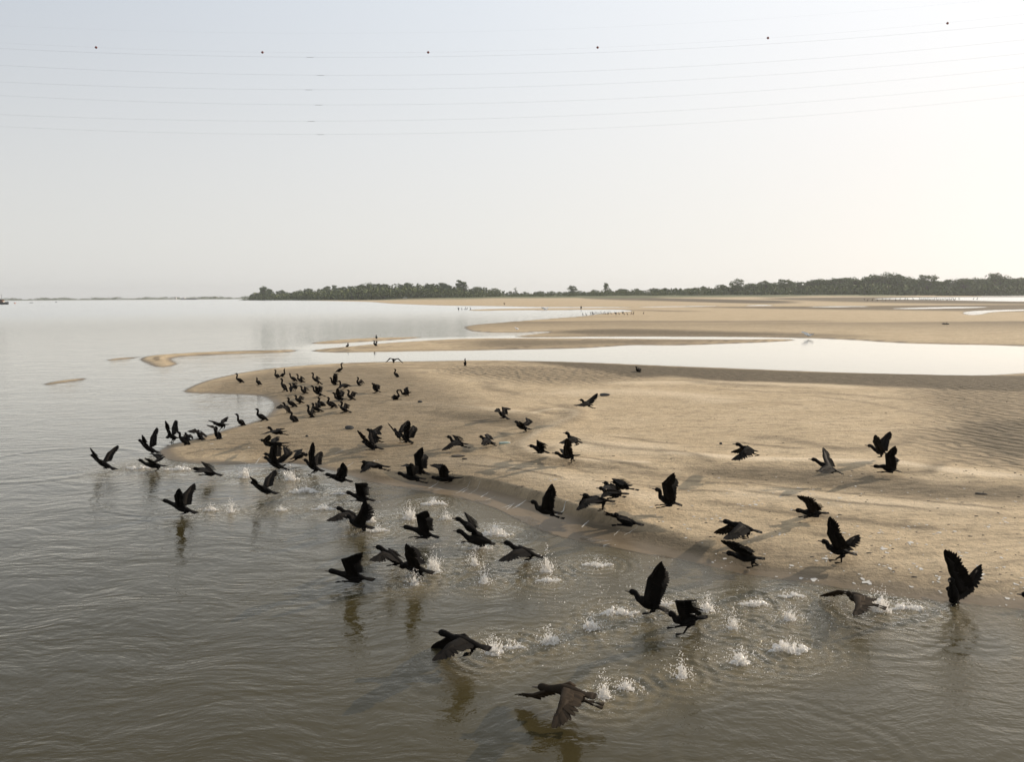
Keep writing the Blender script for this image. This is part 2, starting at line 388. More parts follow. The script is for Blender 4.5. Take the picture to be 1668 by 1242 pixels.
def water_material():
    mt, nt, b = new_mat("river_water"); L = nt.links
    P = position(nt)
    churn, al = attr(nt, "churn"), attr(nt, "opacity")
    n0 = noise(nt, mapping(nt, P, (.25, .5, 1)), 1.0, 3)
    col = mix(nt, n0, (.033, .0265, .0105), (.050, .040, .017))
    col = mix(nt, mth(nt, 'MULTIPLY', churn, .7), col, (.15, .122, .072))
    warp = N(nt, "ShaderNodeTexNoise"); warp.inputs['Scale'].default_value = .45; warp.inputs['Detail'].default_value = 2; L.new(P, warp.inputs['Vector'])
    wa = N(nt, "ShaderNodeVectorMath", operation='MULTIPLY_ADD'); L.new(warp.outputs['Color'], wa.inputs[0]); wa.inputs[1].default_value = (1.3, 1.3, 0); L.new(P, wa.inputs[2])
    Q = wa.outputs[0]
    a1 = noise(nt, mapping(nt, Q, (1.4, 3.6, 1), (0, 0, .18)), 1.0, 3, .5)
    a2 = noise(nt, mapping(nt, Q, (4.0, 8.5, 1), (0, 0, -.35)), 1.0, 3, .55)
    a3 = noise(nt, mapping(nt, Q, (.35, .9, 1), (0, 0, .3)), 1.0, 2, .5)
    a4 = noise(nt, P, 9.0, 4, .65)
    calm = attr(nt, "calm")
    bb = bump(nt, a3, .05, mth(nt, 'MULTIPLY', calm, .6))
    bb = bump(nt, a1, .024, calm, bb)
    bb = bump(nt, a2, .0115, calm, bb)
    a6 = noise(nt, mapping(nt, Q, (9.0, 15.0, 1), (0, 0, .1)), 1.0, 2, .5)
    bb = bump(nt, a6, .0035, calm, bb)
    bb = bump(nt, a4, .055, churn, bb)
    a5 = noise(nt, P, 26.0, 3, .6); bb = bump(nt, a5, .012, churn, bb)
    # silty body seen through the surface, clearer where it is shallow
    df = N(nt, "ShaderNodeBsdfDiffuse"); L.new(col, df.inputs['Color'])
    tp = N(nt, "ShaderNodeBsdfTransparent")
    body = N(nt, "ShaderNodeMixShader"); L.new(al, body.inputs[0]); L.new(tp.outputs[0], body.inputs[1]); L.new(df.outputs[0], body.inputs[2])
    gl = N(nt, "ShaderNodeBsdfGlossy"); L.new(attr(nt, "rough"), gl.inputs['Roughness']); L.new(bb, gl.inputs['Normal'])
    gl.inputs['Color'].default_value = (1.0, .972, .915, 1)
    fr = N(nt, "ShaderNodeFresnel"); fr.inputs['IOR'].default_value = 1.333; L.new(bb, fr.inputs['Normal'])
    F = fr.outputs[0]
    boost = mth(nt, 'MULTIPLY', mth(nt, 'MULTIPLY', mth(nt, 'MULTIPLY', F, F), mth(nt, 'SUBTRACT', 1.0, F)), 2.0)
    F2 = mth(nt, 'ADD', F, boost, True)
    F2 = mth(nt, 'MULTIPLY', F2, mth(nt, 'ADD', mth(nt, 'MULTIPLY', al, .7), .3))
    mx = N(nt, "ShaderNodeMixShader"); L.new(F2, mx.inputs[0]); L.new(body.outputs[0], mx.inputs[1]); L.new(gl.outputs[0], mx.inputs[2])
    nt.nodes.remove(b)
    L.new(mx.outputs[0], nt.nodes["Material Output"].inputs['Surface'])
    return mt
def plain(name, col, rough=.8, var=.0, scale=6.0, spec=.5):
    mt, nt, b = new_mat(name)
    b.inputs['Roughness'].default_value = rough; b.inputs['Specular IOR Level'].default_value = spec
    if var:
        n = noise(nt, N(nt, "ShaderNodeTexCoord").outputs['Object'], scale, 4)
        lo = tuple(c * (1 - var) for c in col); hi = tuple(min(1, c * (1 + var)) for c in col)
        nt.links.new(mix(nt, n, lo, hi), b.inputs['Base Color'])
    else: b.inputs['Base Color'].default_value = (*col, 1)
    return mt
def feather_material(name, dark, light, sheen):
    mt, nt, b = new_mat(name)
    tone = attr(nt, "tone")
    n = noise(nt, N(nt, "ShaderNodeTexCoord").outputs['Object'], 45.0, 3)
    f = mth(nt, 'MULTIPLY', tone, mth(nt, 'ADD', mth(nt, 'MULTIPLY', n, 1.0), .35), True)
    nt.links.new(mix(nt, f, dark, light), b.inputs['Base Color'])
    b.inputs['Roughness'].default_value = .65
    b.inputs['Specular IOR Level'].default_value = sheen
    return mt
M_SAND = sand_material(); M_WATER = water_material()
M_BIRD = feather_material("black_plumage", (.0045, .0042, .004), (.015, .0115, .0085), .03)
M_BROWN = feather_material("brown_plumage", (.010, .008, .006), (.07, .050, .033), .03)
M_EGRET = feather_material("white_plumage", (.88, .87, .85), (.93, .92, .90), .3)
M_BEAK = plain("horn_beak", (.10, .075, .05), .45)
M_EBEAK = plain("yellow_beak", (.45, .28, .06), .45)

def foam_material():
    mt, nt, b = new_mat("splash_water"); nt.nodes.remove(b)
    d = N(nt, "ShaderNodeBsdfDiffuse"); d.inputs['Color'].default_value = (.93, .90, .86, 1)
    t = N(nt, "ShaderNodeBsdfTranslucent"); t.inputs['Color'].default_value = (.95, .92, .87, 1)
    g = N(nt, "ShaderNodeBsdfGlossy"); g.inputs['Roughness'].default_value = .2
    m1 = N(nt, "ShaderNodeMixShader"); m1.inputs[0].default_value = .5
    nt.links.new(d.outputs[0], m1.inputs[1]); nt.links.new(t.outputs[0], m1.inputs[2])
    m2 = N(nt, "ShaderNodeMixShader"); m2.inputs[0].default_value = .12
    nt.links.new(m1.outputs[0], m2.inputs[1]); nt.links.new(g.outputs[0], m2.inputs[2])
    tr = N(nt, "ShaderNodeBsdfTransparent"); m3 = N(nt, "ShaderNodeMixShader")
    n = noise(nt, position(nt), 45.0, 2); nt.links.new(ramp(nt, n, [(.35, (.12, .12, .12)), (.65, (.6, .6, .6))]), m3.inputs[0])
    nt.links.new(m2.outputs[0], m3.inputs[1]); nt.links.new(tr.outputs[0], m3.inputs[2])
    nt.links.new(m3.outputs[0], nt.nodes["Material Output"].inputs['Surface'])
    return mt
M_FOAM = foam_material()

# ------------------------------------------------------------------ object helpers
def tag(o, label=None, cat=None, group=None, kind=None):
    if label: o["label"] = label
    if cat: o["category"] = cat
    if group: o["group"] = group
    if kind: o["kind"] = kind
    return o
def empty(name, loc):
    o = bpy.data.objects.new(name, None); COL.objects.link(o); o.location = loc
    o.empty_display_size = .2
    return o
class MB:
    def __init__(s): s.v, s.f, s.t = [], [], []
    def add(s, verts, faces, tone=.3):
        o = len(s.v)
        s.v.extend([tuple(map(float, p)) for p in verts]); s.f.extend([tuple(i + o for i in f) for f in faces])
        s.t.extend([tone] * len(verts) if isinstance(tone, (int, float)) else tone)
    def loft(s, rings, tone=.3, cap=True):
        n = len(rings[0]); vs = [p for r in rings for p in r]; fs = []
        for i in range(len(rings) - 1):
            for j in range(n):
                a, b = i * n + j, i * n + (j + 1) % n
                fs.append((a, b, b + n, a + n))
        if cap:
            fs.append(tuple(reversed(range(n)))); k = (len(rings) - 1) * n; fs.append(tuple(range(k, k + n)))
        s.add(vs, fs, tone)
    def tube(s, pts, rad, n=6, tone=.3):
        pts = [np.asarray(p, float) for p in pts]; rings = []
        for i, p in enumerate(pts):
            t = nrm(pts[min(i + 1, len(pts) - 1)] - pts[max(i - 1, 0)])
            a = nrm(np.cross(t, Z3 if abs(t[2]) < .9 else np.array([1.0, 0, 0]))); b = np.cross(t, a)
            r = rad[i] if isinstance(rad, (list, tuple)) else rad
            rings.append([p + r * (a * math.cos(k * 2 * math.pi / n) + b * math.sin(k * 2 * math.pi / n)) for k in range(n)])
        s.loft(rings, tone)
    def box(s, c, d, tone=.3, taper=1.0):
        x, y, z = c; a, b, h = d[0] / 2, d[1] / 2, d[2] / 2; t = taper
        vs = [(x - a, y - b, z - h), (x + a, y - b, z - h), (x + a, y + b, z - h), (x - a, y + b, z - h),
              (x - a * t, y - b * t, z + h), (x + a * t, y - b * t, z + h), (x + a * t, y + b * t, z + h), (x - a * t, y + b * t, z + h)]
        s.add(vs, [(3, 2, 1, 0), (4, 5, 6, 7), (0, 1, 5, 4), (1, 2, 6, 5), (2, 3, 7, 6), (3, 0, 4, 7)], tone)
    def build(s, name, mat, parent=None, loc=(0, 0, 0), smooth=True):
        me = bpy.data.meshes.new(name); me.from_pydata(s.v, [], s.f)
        if smooth: me.polygons.foreach_set("use_smooth", [True] * len(me.polygons))
        a = me.attributes.new("tone", 'FLOAT', 'POINT'); a.data.foreach_set("value", s.t)
        me.materials.append(mat); me.update()
        o = bpy.data.objects.new(name, me); COL.objects.link(o); o.location = loc
        if parent is not None: o.parent = parent
        return o

# ------------------------------------------------------------------ ground and water sheets
def polar_grid():
    az = np.linspace(R(-52), R(52), 760)
    rows = []
    v = 1420.0
    hz = math.tan(PITCH)
    while True:
        a = PITCH + math.atan((v - CY) / FPX)
        r = CAM_H / math.tan(a)
        if r > 170: break
        rows.append(r); v -= 1.05
    while rows[-1] < 5600: rows.append(rows[-1] * 1.018)
    rr = np.array(rows)
    A, Rr = np.meshgrid(az, rr)
    return (Rr * np.sin(A)).ravel(), (Rr * np.cos(A)).ravel(), len(rr), len(az)
def grid_mesh(name, x, y, z, nr, nc, mat, attrs):
    me = bpy.data.meshes.new(name)
    co = np.stack([x, y, z], 1).astype(np.float32)
    me.vertices.add(len(co)); me.vertices.foreach_set("co", co.ravel())
    i = np.arange((nr - 1) * (nc - 1)); rr = i // (nc - 1); cc = i % (nc - 1)
    a = rr * nc + cc
    q = np.stack([a, a + 1, a + 1 + nc, a + nc], 1).astype(np.int32)
    me.loops.add(q.size); me.loops.foreach_set("vertex_index", q.ravel())
    me.polygons.add(len(q)); me.polygons.foreach_set("loop_start", np.arange(0, q.size, 4, dtype=np.int32))
    me.polygons.foreach_set("use_smooth", np.ones(len(q), bool))
    for k, val in attrs.items():
        at = me.attributes.new(k, 'FLOAT', 'POINT'); at.data.foreach_set("value", val.astype(np.float32))
    me.materials.append(mat); me.update(calc_edges=True)
    o = bpy.data.objects.new(name, me); COL.objects.link(o)
    return o
# splashes: (photo x, y of the foot, width px, height px, kind, label)
SPL = [
 (230,763,50,5,'foam',"low line of foam trailing behind the leftmost flapping cormorant"),
 (290,765,46,6,'foam',"short foam streak behind the cormorant nearest the sandbank's left tip"),
 (398,778,34,26,'crown',"spiky splash by the shore below the clustered cormorants"),
 (343,832,22,10,'foam',"small broken splash just behind the tail of a low running cormorant"),
 (376,835,20,20,'crown',"narrow crown splash in the middle of the short left row of three splashes"),
 (458,832,18,9,'foam',"small rounded splash at the right end of the left row of three splashes"),
 (474,782,34,20,'crown',"splash under the tails of the clustered cormorants at the shore"),
 (495,802,46,12,'foam',"thin foam line running right from the cormorant with one blue-black wing up"),
 (527,830,36,8,'foam',"low foam patch between the left row of splashes and the flying pairs"),
 (552,805,26,6,'foam',"tiny bright foam patch below the cormorant skimming off the bank"),
 (605,850,26,16,'crown',"white splash behind the raised wing of the overlapping pair"),
 (612,866,40,8,'foam',"foam at the tail of the overlapping pair on the water"),
 (668,846,36,26,'crown',"tall ragged splash behind the cormorant with both webbed feet forward"),
 (707,822,40,10,'foam',"low brown foam patch close under the sandbank ledge"),
 (726,846,22,14,'crown',"small cream splash midway between two running cormorants"),
 (806,872,54,20,'foam',"wide white splash behind the tandem pair of cormorants"),
 (774,921,26,22,'crown',"upper splash of the two stacked ones below the tandem pair"),
 (789,950,30,28,'crown',"lower splash of the two stacked ones below the tandem pair"),
 (706,932,44,36,'crown',"big splash at the tail of the cormorant with splayed finger feathers"),
 (675,953,26,24,'crown',"splash directly below the cormorant with splayed finger feathers"),
 (782,894,36,8,'foam',"foam under the tail of the long-necked cormorant"),
 (890,932,34,36,'crown',"tall splash right behind the cormorant with a broad drooping wing"),
 (893,947,38,8,'foam',"low foam patch under the tall splash by the drooping-wing cormorant"),
 (973,922,46,10,'foam',"foam patch near the wet slope right of the tall splash"),
 (804,1064,52,26,'crown',"bright splash at the tail of the second nearest cormorant"),
 (838,1056,34,10,'foam',"broken foam between the two splashes behind the second nearest cormorant"),
 (895,1048,44,24,'crown',"round white splash farther right behind the second nearest cormorant"),
 (964,1025,44,22,'crown',"bluish white splash in the gap left of the running pair"),
 (1008,1000,60,10,'foam',"ring of brown foam in front of the tall-winged cormorant"),
 (984,1137,36,40,'crown',"tall splash behind the tail of the nearest cormorant"),
 (1020,1122,40,14,'crown',"second smaller splash trailing right of the nearest cormorant's splash"),
 (1152,995,38,24,'crown',"curling splash right of the pair running in line"),
 (1194,1024,32,26,'crown',"ball-shaped splash alone in the middle of the right-hand group"),
 (1110,1104,34,34,'crown',"nearest splash below the running pair"),
 (1206,1080,54,24,'crown',"wide white mound of splash in the right foreground"),
 (1287,1061,64,20,'foam',"broad low ring splash right of the white mound"),
 (1286,1010,34,22,'crown',"splash left of the low cormorant with wings spread in the water"),
 (1228,986,46,12,'foam',"small brown splash close to the shore above the ball-shaped one"),
 (1290,972,40,8,'foam',"thin foam lying just off the right-hand shore"),
 (1434,995,56,34,'crown',"large splash behind the low cormorant flapping at the shore"),
 (1478,992,50,12,'foam',"foam ring right of the large shore splash"),
 (1075,985,44,10,'foam',"foam behind the legs of the tall-winged cormorant"),
]
SPLG = [(ground(u, v)[:2], w / (FPX / np.linalg.norm(ground(u, v) - CAM))) for (u, v, w, hh, k, l) in SPL]
GX, GY, NR, NC = polar_grid()
SD = land_sd(GX, GY)
GZ = height(GX, GY, SD)
H_Z = GZ.reshape(NR, NC); H_R = np.hypot(GX, GY).reshape(NR, NC)[:, 0]; H_AZ = np.arctan2(GX, GY).reshape(NR, NC)[0]
_damp = np.zeros(GX.shape); _rip = np.zeros(GX.shape)
_wob = 0.25 * fbm(GX * .9, GY * .9)
for poly, s, w, rp in DAMPW:
    d = sdf(GX, GY, poly, w * 2 + 1) + _wob * w
    k = sstep(-w, w, d)
    _damp = np.maximum(_damp, s * k)
    _rip = np.maximum(_rip, rp * k)
_rg = np.hypot(GX, GY)
for poly, w, s in STRW:
    k = (_rg < 80)
    d, _ = seg_dist(GX[k] + .12 * fbm(GX[k] * .8, GY[k] * .8), GY[k] + .25 * fbm(GX[k] * .5 + 9, GY[k] * .5), poly, False)
    _damp[k] = np.maximum(_damp[k], s * np.exp(-(d / w) ** 2))
_lit_ridge = np.zeros(GX.shape)
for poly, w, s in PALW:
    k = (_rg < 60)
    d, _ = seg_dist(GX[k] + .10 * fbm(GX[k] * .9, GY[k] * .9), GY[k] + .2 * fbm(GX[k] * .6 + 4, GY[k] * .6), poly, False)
    _lit_ridge[k] = np.maximum(_lit_ridge[k], s * np.exp(-(d / w) ** 2))
# streaks of mud on the far flats
_fs = sstep(-.06, .14, fbm(GX * .010, GY * .045 * np.clip(150 / np.maximum(_rg, 1), .10, 1), 4)) * sstep(75, 150, _rg)
_damp = np.maximum(_damp, .95 * _fs)
_nz = fbm(GX * .55, GY * .55); _n2 = fbm(GX * .35 + 5, GY * .35)
for c, wd, st in ((.75, .05, .7), (1.25, .07, .6), (1.9, .06, .7), (2.8, .12, .55), (3.9, .09, .6), (5.4, .16, .5), (7.0, .12, .45), (9.0, .25, .4)):
    _line = np.exp(-((SD + (.25 + .06 * c) * _nz - c) / (wd * (1 + _rg / 40))) ** 2) * (_rg < 70)
    _damp = np.maximum(_damp, st * _line * sstep(-.12, .22, _n2 + .1 * math.sin(c * 5)))
_damp = np.clip(_damp * 1.25, 0, 1)
_wet = 1 - sstep(0.006, 0.05, GZ + 0.03 * fbm(GX * .8, GY * .8) * np.exp(-_rg / 60))
_wet = np.maximum(_wet, .7 * (1 - sstep(.08, .45, SD + .4 * fbm(GX * .7, GY * .7))) * np.exp(-_rg / 40))
_az = np.arctan2(GX, GY)
_yb = np.interp(_az, _taz, _tp[:, 1])
_veg = sstep(-150, -60, GY - _yb + 60 * fbm(GX * .02, GY * .02)) * (SD > 0)
_wet *= (1 - _veg)
sand = tag(grid_mesh("sand_terrain", GX, GY, GZ, NR, NC, M_SAND, {"wet": _wet, "damp": np.clip(_damp, 0, 1), "ripple": _rip, "pale": _lit_ridge, "veg": _veg}), kind="structure")
# water surface with gentle ripples and rings
WZ = 0.004 * fbm(GX * 1.3, GY * 2.6, 2) * np.exp(-_rg / 25)
churn = np.zeros(GX.shape)
for i, ((sx, sy), w) in enumerate(SPLG):
    dx, dy = GX - sx, GY - sy
    k = (np.abs(dx) < 3) & (np.abs(dy) < 3)
    d = np.hypot(dx[k], dy[k])
    R0 = w * .55 + .12
    churn[k] = np.maximum(churn[k], np.exp(-(d / (w * 1.1 + .25)) ** 2))
    WZ[k] += .006 * np.cos((d - R0) * 2 * math.pi / .16) * np.exp(-((d - R0) / .3) ** 2)
for (u, v, rad, amp) in [(330,800,1.9,.012),(1290,1240,.95,.006),(1560,1000,.9,.008),(1410,1010,1.0,.012),(1240,1000,.8,.012),(1100,1040,.9,.01),(300,842,.5,.008),(570,960,.5,.008),(740,1090,.5,.008),(910,1180,.55,.006),(250,640,2.5,.03),(85,755,2.0,.03)]:
    g = ground(u, v); dx, dy = GX - g[0], GY - g[1]
    k = (np.abs(dx) < rad + 2) & (np.abs(dy) < rad + 2)
    d = np.hypot(dx[k], dy[k]) + .1 * fbm(GX[k] * 1.5, GY[k] * 1.5)
    WZ[k] += amp * .3 * np.cos((d - rad) * 2 * math.pi / (.22 if amp < .02 else .6)) * np.exp(-((d - rad) / .28) ** 2)
shal = np.exp(-np.abs(SD) / 2.3) * (_rg < 26) * sstep(-5, -2.5, GX) * (SD < 0) * sstep(.3, .9, 1 + fbm(GX * .7, GY * .7))
churn = np.clip(np.maximum(churn, .85 * shal), 0, 1)
opac = np.clip(1 - np.exp(np.minimum(GZ, 0) / .008), .10, 1)
_calm = 1 + .7 * sstep(50, 140, _rg)
_ch = topx([(480,562),(620,553),(900,546),(1668,543),(1900,560),(1900,622),(1200,614),(800,596),(560,597),(500,585)], 1)
_calm *= 1 - .88 * sstep(-1, 3, sdf(GX, GY, _ch, 8.0) + 1.5)
water = tag(grid_mesh("water", GX, GY, WZ, NR, NC, M_WATER, {"churn": churn, "opacity": opac, "calm": _calm, "rough": .06 + .2 * sstep(70, 260, _rg) * np.clip(_calm, 0, 1)}), kind="structure")
# ------------------------------------------------------------------ cormorants
WING = 0.60
def hermite(p0, m0, p1, m1, u):
    a, b = 2 * u**3 - 3 * u**2 + 1, u**3 - 2 * u**2 + u
    c, d = -2 * u**3 + 3 * u**2, u**3 - u**2
    return a * p0 + b * m0 + c * p1 + d * m1
def ring(c, s, up, ry, rz, n=10):
    return [c + s * (ry * math.cos(k * 2 * math.pi / n)) + up * (rz * math.sin(k * 2 * math.pi / n)) for k in range(n)]
def feather(mb, base, d, length, width, nor, tone, curl=.0):
    side = nrm(np.cross(d, nor)); vs, ts = [], []
    prof = [(0, .55), (.3, 1.0), (.65, .95), (.88, .66), (1.0, .16)]
    for t, w in prof:
        c = base + d * (length * t) - nor * (curl * length * t * t)
        vs += [c - side * (w * width / 2), c + nor * .004, c + side * (w * width / 2)]
        ts += [tone * .6, tone * 1.15, tone * .85]
    fs = []
    for i in range(len(prof) - 1):
        o = i * 3; fs += [(o, o + 1, o + 4, o + 3), (o + 1, o + 2, o + 5, o + 4)]
    mb.add(vs, fs, ts)
def open_wing(mb, S, M, T, axis, s, rng, spread=1.0, bk=None):
    """S shoulder, M wrist, T tip; axis points towards the bird's head"""
    hand = T - M
    span = nrm(T - S)
    back = -axis + span * np.dot(axis, span)
    if np.linalg.norm(back) < .25: back = back + np.array([0, 0, -.4])
    back = nrm(back)
    if bk is not None: back = nrm(bk - span * np.dot(bk, span))
    nor = nrm(np.cross(span, back))
    hl = np.linalg.norm(hand); hd = nrm(hand)
    al = np.linalg.norm(M - S)
    # arm, wing coverts: one tapering aerofoil from the shoulder out along the hand
    rings = []
    for t in np.linspace(-.12, 1, 6):
        p = S + (M - S) * t; ch = s * (.10 - .02 * max(t, 0))
        rings.append((p, back, ch, .020 - .006 * max(t, 0)))
    for t in (.2, .42, .6):
        k = t / .6 * .75
        rings.append((M + hand * t, nrm(back * (1 - k) + hd * k), s * (.09 - .09 * t), .012 - .008 * t))
    rr = []
    for p, b, ch, th in rings:
        up = nrm(np.cross(np.cross(b, nor), b))
        if np.linalg.norm(up) < .5: up = nor
        f = -b
        rr.append([p + f * ch * .22, p + f * ch * .10 + up * th, p + b * ch * .30 + up * th * .9, p + b * ch,
                   p + b * ch * .30 - up * th * .7, p + f * ch * .10 - up * th * .8])
    mb.loft(rr, .45)
    # secondaries
    ns = 10
    for i in range(ns):
        t = (i + .2) / ns
        b = S + (M - S) * t + back * .02
        d = nrm(back + span * (.05 + .12 * t) + nor * rng.uniform(-.02, .02))
        feather(mb, b, d, s * (.155 - .012 * t) * rng.uniform(.95, 1.04), s * .060, nor, rng.uniform(.25, .75), .06)
    npri = 10
    for i in range(npri):
        k = (i + .5) / npri
        b = M + hand * (.36 * k)
        kk = k ** .6 * spread
        d = nrm(back * (1 - kk) + hd * kk * 1.15 + nor * rng.uniform(-.025, .025))
        L = (1 - k) * s * .155 + k * hl * .68
        L = L * (1 + .18 * math.sin(k * math.pi)) * rng.uniform(.96, 1.03)
        feather(mb, b, d, L, s * (.058 - .018 * k), nor, rng.uniform(.2, .6), -.05)
    # second, shorter row (greater coverts)
    for i in range(9):
        t = (i + .3) / 9
        b = S + (M - S) * t - back * .01 + nor * .008
        feather(mb, b, nrm(back + span * .1), s * .10, s * .062, nor, rng.uniform(.4, 1.0), .02)
def folded_wing(mb, T, a, bup, left, L, s, side, loose=0.0):
    rr = []
    for t, ry, rz, off in ((1.0, .012, .02, .03), (.92, .022, .042, .042), (.75, .027, .056, .051), (.55, .026, .054, .049), (.36, .019, .040, .037), (.2, .012, .024, .026), (.08, .004, .010, .014)):
        c = T + a * (L * t) + bup * (.016 + .02 * loose) * s + left * (side * (off + .03 * loose) * s)
        rr.append(ring(c, left, bup, ry * s * (1 + loose), rz * s, 8))
    mb.loft(rr, .5)
def foot(mb, hip, ankle, fwd, left, s, tail=False):
    knee = hip * .5 + ankle * .5 + fwd * .015
    mb.tube([hip, hip * .7 + ankle * .3, knee, ankle + Z3 * .012], [.030 * s, .022 * s, .011 * s, .009 * s], 6, .2)
    d = -fwd if tail else fwd
    o = len(mb.v); q = ankle
    dn = -Z3 * .006 if not tail else Z3 * 0
    vs = [q - d * .012 + Z3 * .008, q + d * .085 * s + dn, q + d * .075 * s + left * .035 * s + dn, q + d * .075 * s - left * .035 * s + dn, q + d * .035 + Z3 * .012, q + d * .03 + dn]
    mb.add(vs, [(0, 4, 2), (0, 3, 4), (4, 1, 2), (4, 3, 1), (0, 2, 5), (0, 5, 3), (5, 2, 1), (5, 1, 3)], .2)
def bird_mesh(T, C, H, wings, feet, s, fwd_hint=None, loose=(0, 0), head=None, camdir=None, rng=random, spread=1.0):
    body, beak = MB(), MB()
    d1 = (C - T) * np.array([1, 1, 0]); d2 = (H - C) * np.array([1, 1, 0])
    fwd = fwd_hint if fwd_hint is not None else nrm(d1 + .6 * d2)
    left = np.cross(Z3, fwd)
    a = nrm(C - T); L = np.linalg.norm(C - T)
    left = nrm(left - a * np.dot(left, a)); bup = np.cross(a, left)
    hv = nrm(H - C)
    hd = nrm(fwd * .9 + hv * np.array([.5, .5, .35])) if head is None else head
    HL = min(.125 * s, .62 * np.linalg.norm(H - C))
    Hb = H - hd * HL
    rings = []
    for t, ry, rz, z in ((0, .060, .007, 0), (.10, .058, .009, 0), (.26, .036, .014, 0), (.36, .038, .032, -.003), (.48, .048, .047, -.008), (.62, .057, .056, -.010), (.75, .060, .060, -.008), (.88, .052, .054, -.003), (1.0, .041, .043, .004)):
        rings.append(ring(T + a * L * t + bup * z * s, left, bup, ry * s, rz * s))
    D = np.linalg.norm(Hb - C)
    m0, m1 = a * D * .9, nrm(hd * .75 + Z3 * .45 * (1 if hv[2] > .2 else .3)) * D * .9
    pts = [hermite(C, m0, Hb, m1, u) for u in np.linspace(0, 1, 9)]
    rad = [.041, .038, .035, .0325, .031, .030, .0295, .030, .032]
    for i in range(1, 9):
        t = nrm(pts[min(i + 1, 8)] - pts[i - 1])
        up = nrm(np.cross(t, left))
        rings.append(ring(pts[i], left, up, rad[i] * s, rad[i] * s * 1.05))
    hup = nrm(np.cross(hd, left))
    for t, r in ((.20, .035), (.36, .034), (.50, .024), (.56, .014)):
        rings.append(ring(Hb + hd * HL * t + hup * .004, left, hup, r * .82 * s, r * s))
    body.loft(rings, .22)
    br = [ring(Hb + hd * HL * t - hup * z, left, hup, r * s, r * 1.15 * s, 6) for t, r, z in ((.50, .012, 0), (.65, .0095, .001), (.85, .0065, .001), (.96, .0055, .003), (1.0, .002, .008))]
    beak.loft(br, .3)
    # tail feathers
    for k in (-1, -.5, 0, .5, 1):
        base = T + a * (.26 * L) + left * (.016 * k * s)
        d = nrm(-a + left * .26 * k); feather(body, base, d, L * .31 + .015, .040 * s, bup, .3)
    S0 = T + a * L * .82 + bup * .030 * s
    for w in wings:
        side, tip, wrist, near, bk = w
        S = S0 + left * (side * .050 * s)
        open_wing(body, S, wrist, tip, a, s, rng, spread, bk)
    for side, lo in ((1, loose[0]), (-1, loose[1])):
        if lo is not None: folded_wing(body, T, a, bup, left, L, s, side, lo)
    hip = T + a * L * .42 - bup * .035 * s
    for i, fp in enumerate(feet):
        foot(body, hip + left * (.03 * s * (1 if i == 0 else -1)), fp[0], fwd, left, s, fp[1])
    return body, beak
def solve_tip(S, u, v, length, near):
    d = nrm(ray(u, v)); w = CAM - S
    b = np.dot(d, w); c = np.dot(w, w) - length * length
    q = b * b - c
    if q <= 0: t = -b
    else: t = -b + (-math.sqrt(q) if near else math.sqrt(q))
    return CAM + d * t
LIST = []
def bird(T, C, H, vg, label, Wn=None, Wf=None, Mn=None, Mf=None, dep=.22, feet=(), s=1.12, loose=0.0, group=None, tail_feet=False, spread=1.0, up=False, kind='fly', bk=None, brown=False):
    LIST.append(dict(T=T, C=C, H=H, vg=vg, label=label, Wn=Wn, Wf=Wf, Mn=Mn, Mf=Mf, dep=dep, feet=feet, s=s, loose=loose, group=group, tf=tail_feet, spread=spread, up=up, kind=kind, bk=bk, brown=brown))
def stand(H, C, F, T, label, Wn=None, Wf=None, Mn=None, Mf=None, loose=0.0, dep=.12, s=1.05, up=False):
    f2 = (F[0] + 2.0, F[1] + .6)
    bird(T, C, H, F[1], label, Wn, Wf, Mn, Mf, dep, (F, f2), s, loose, None, False, 1.0, up, 'stand')
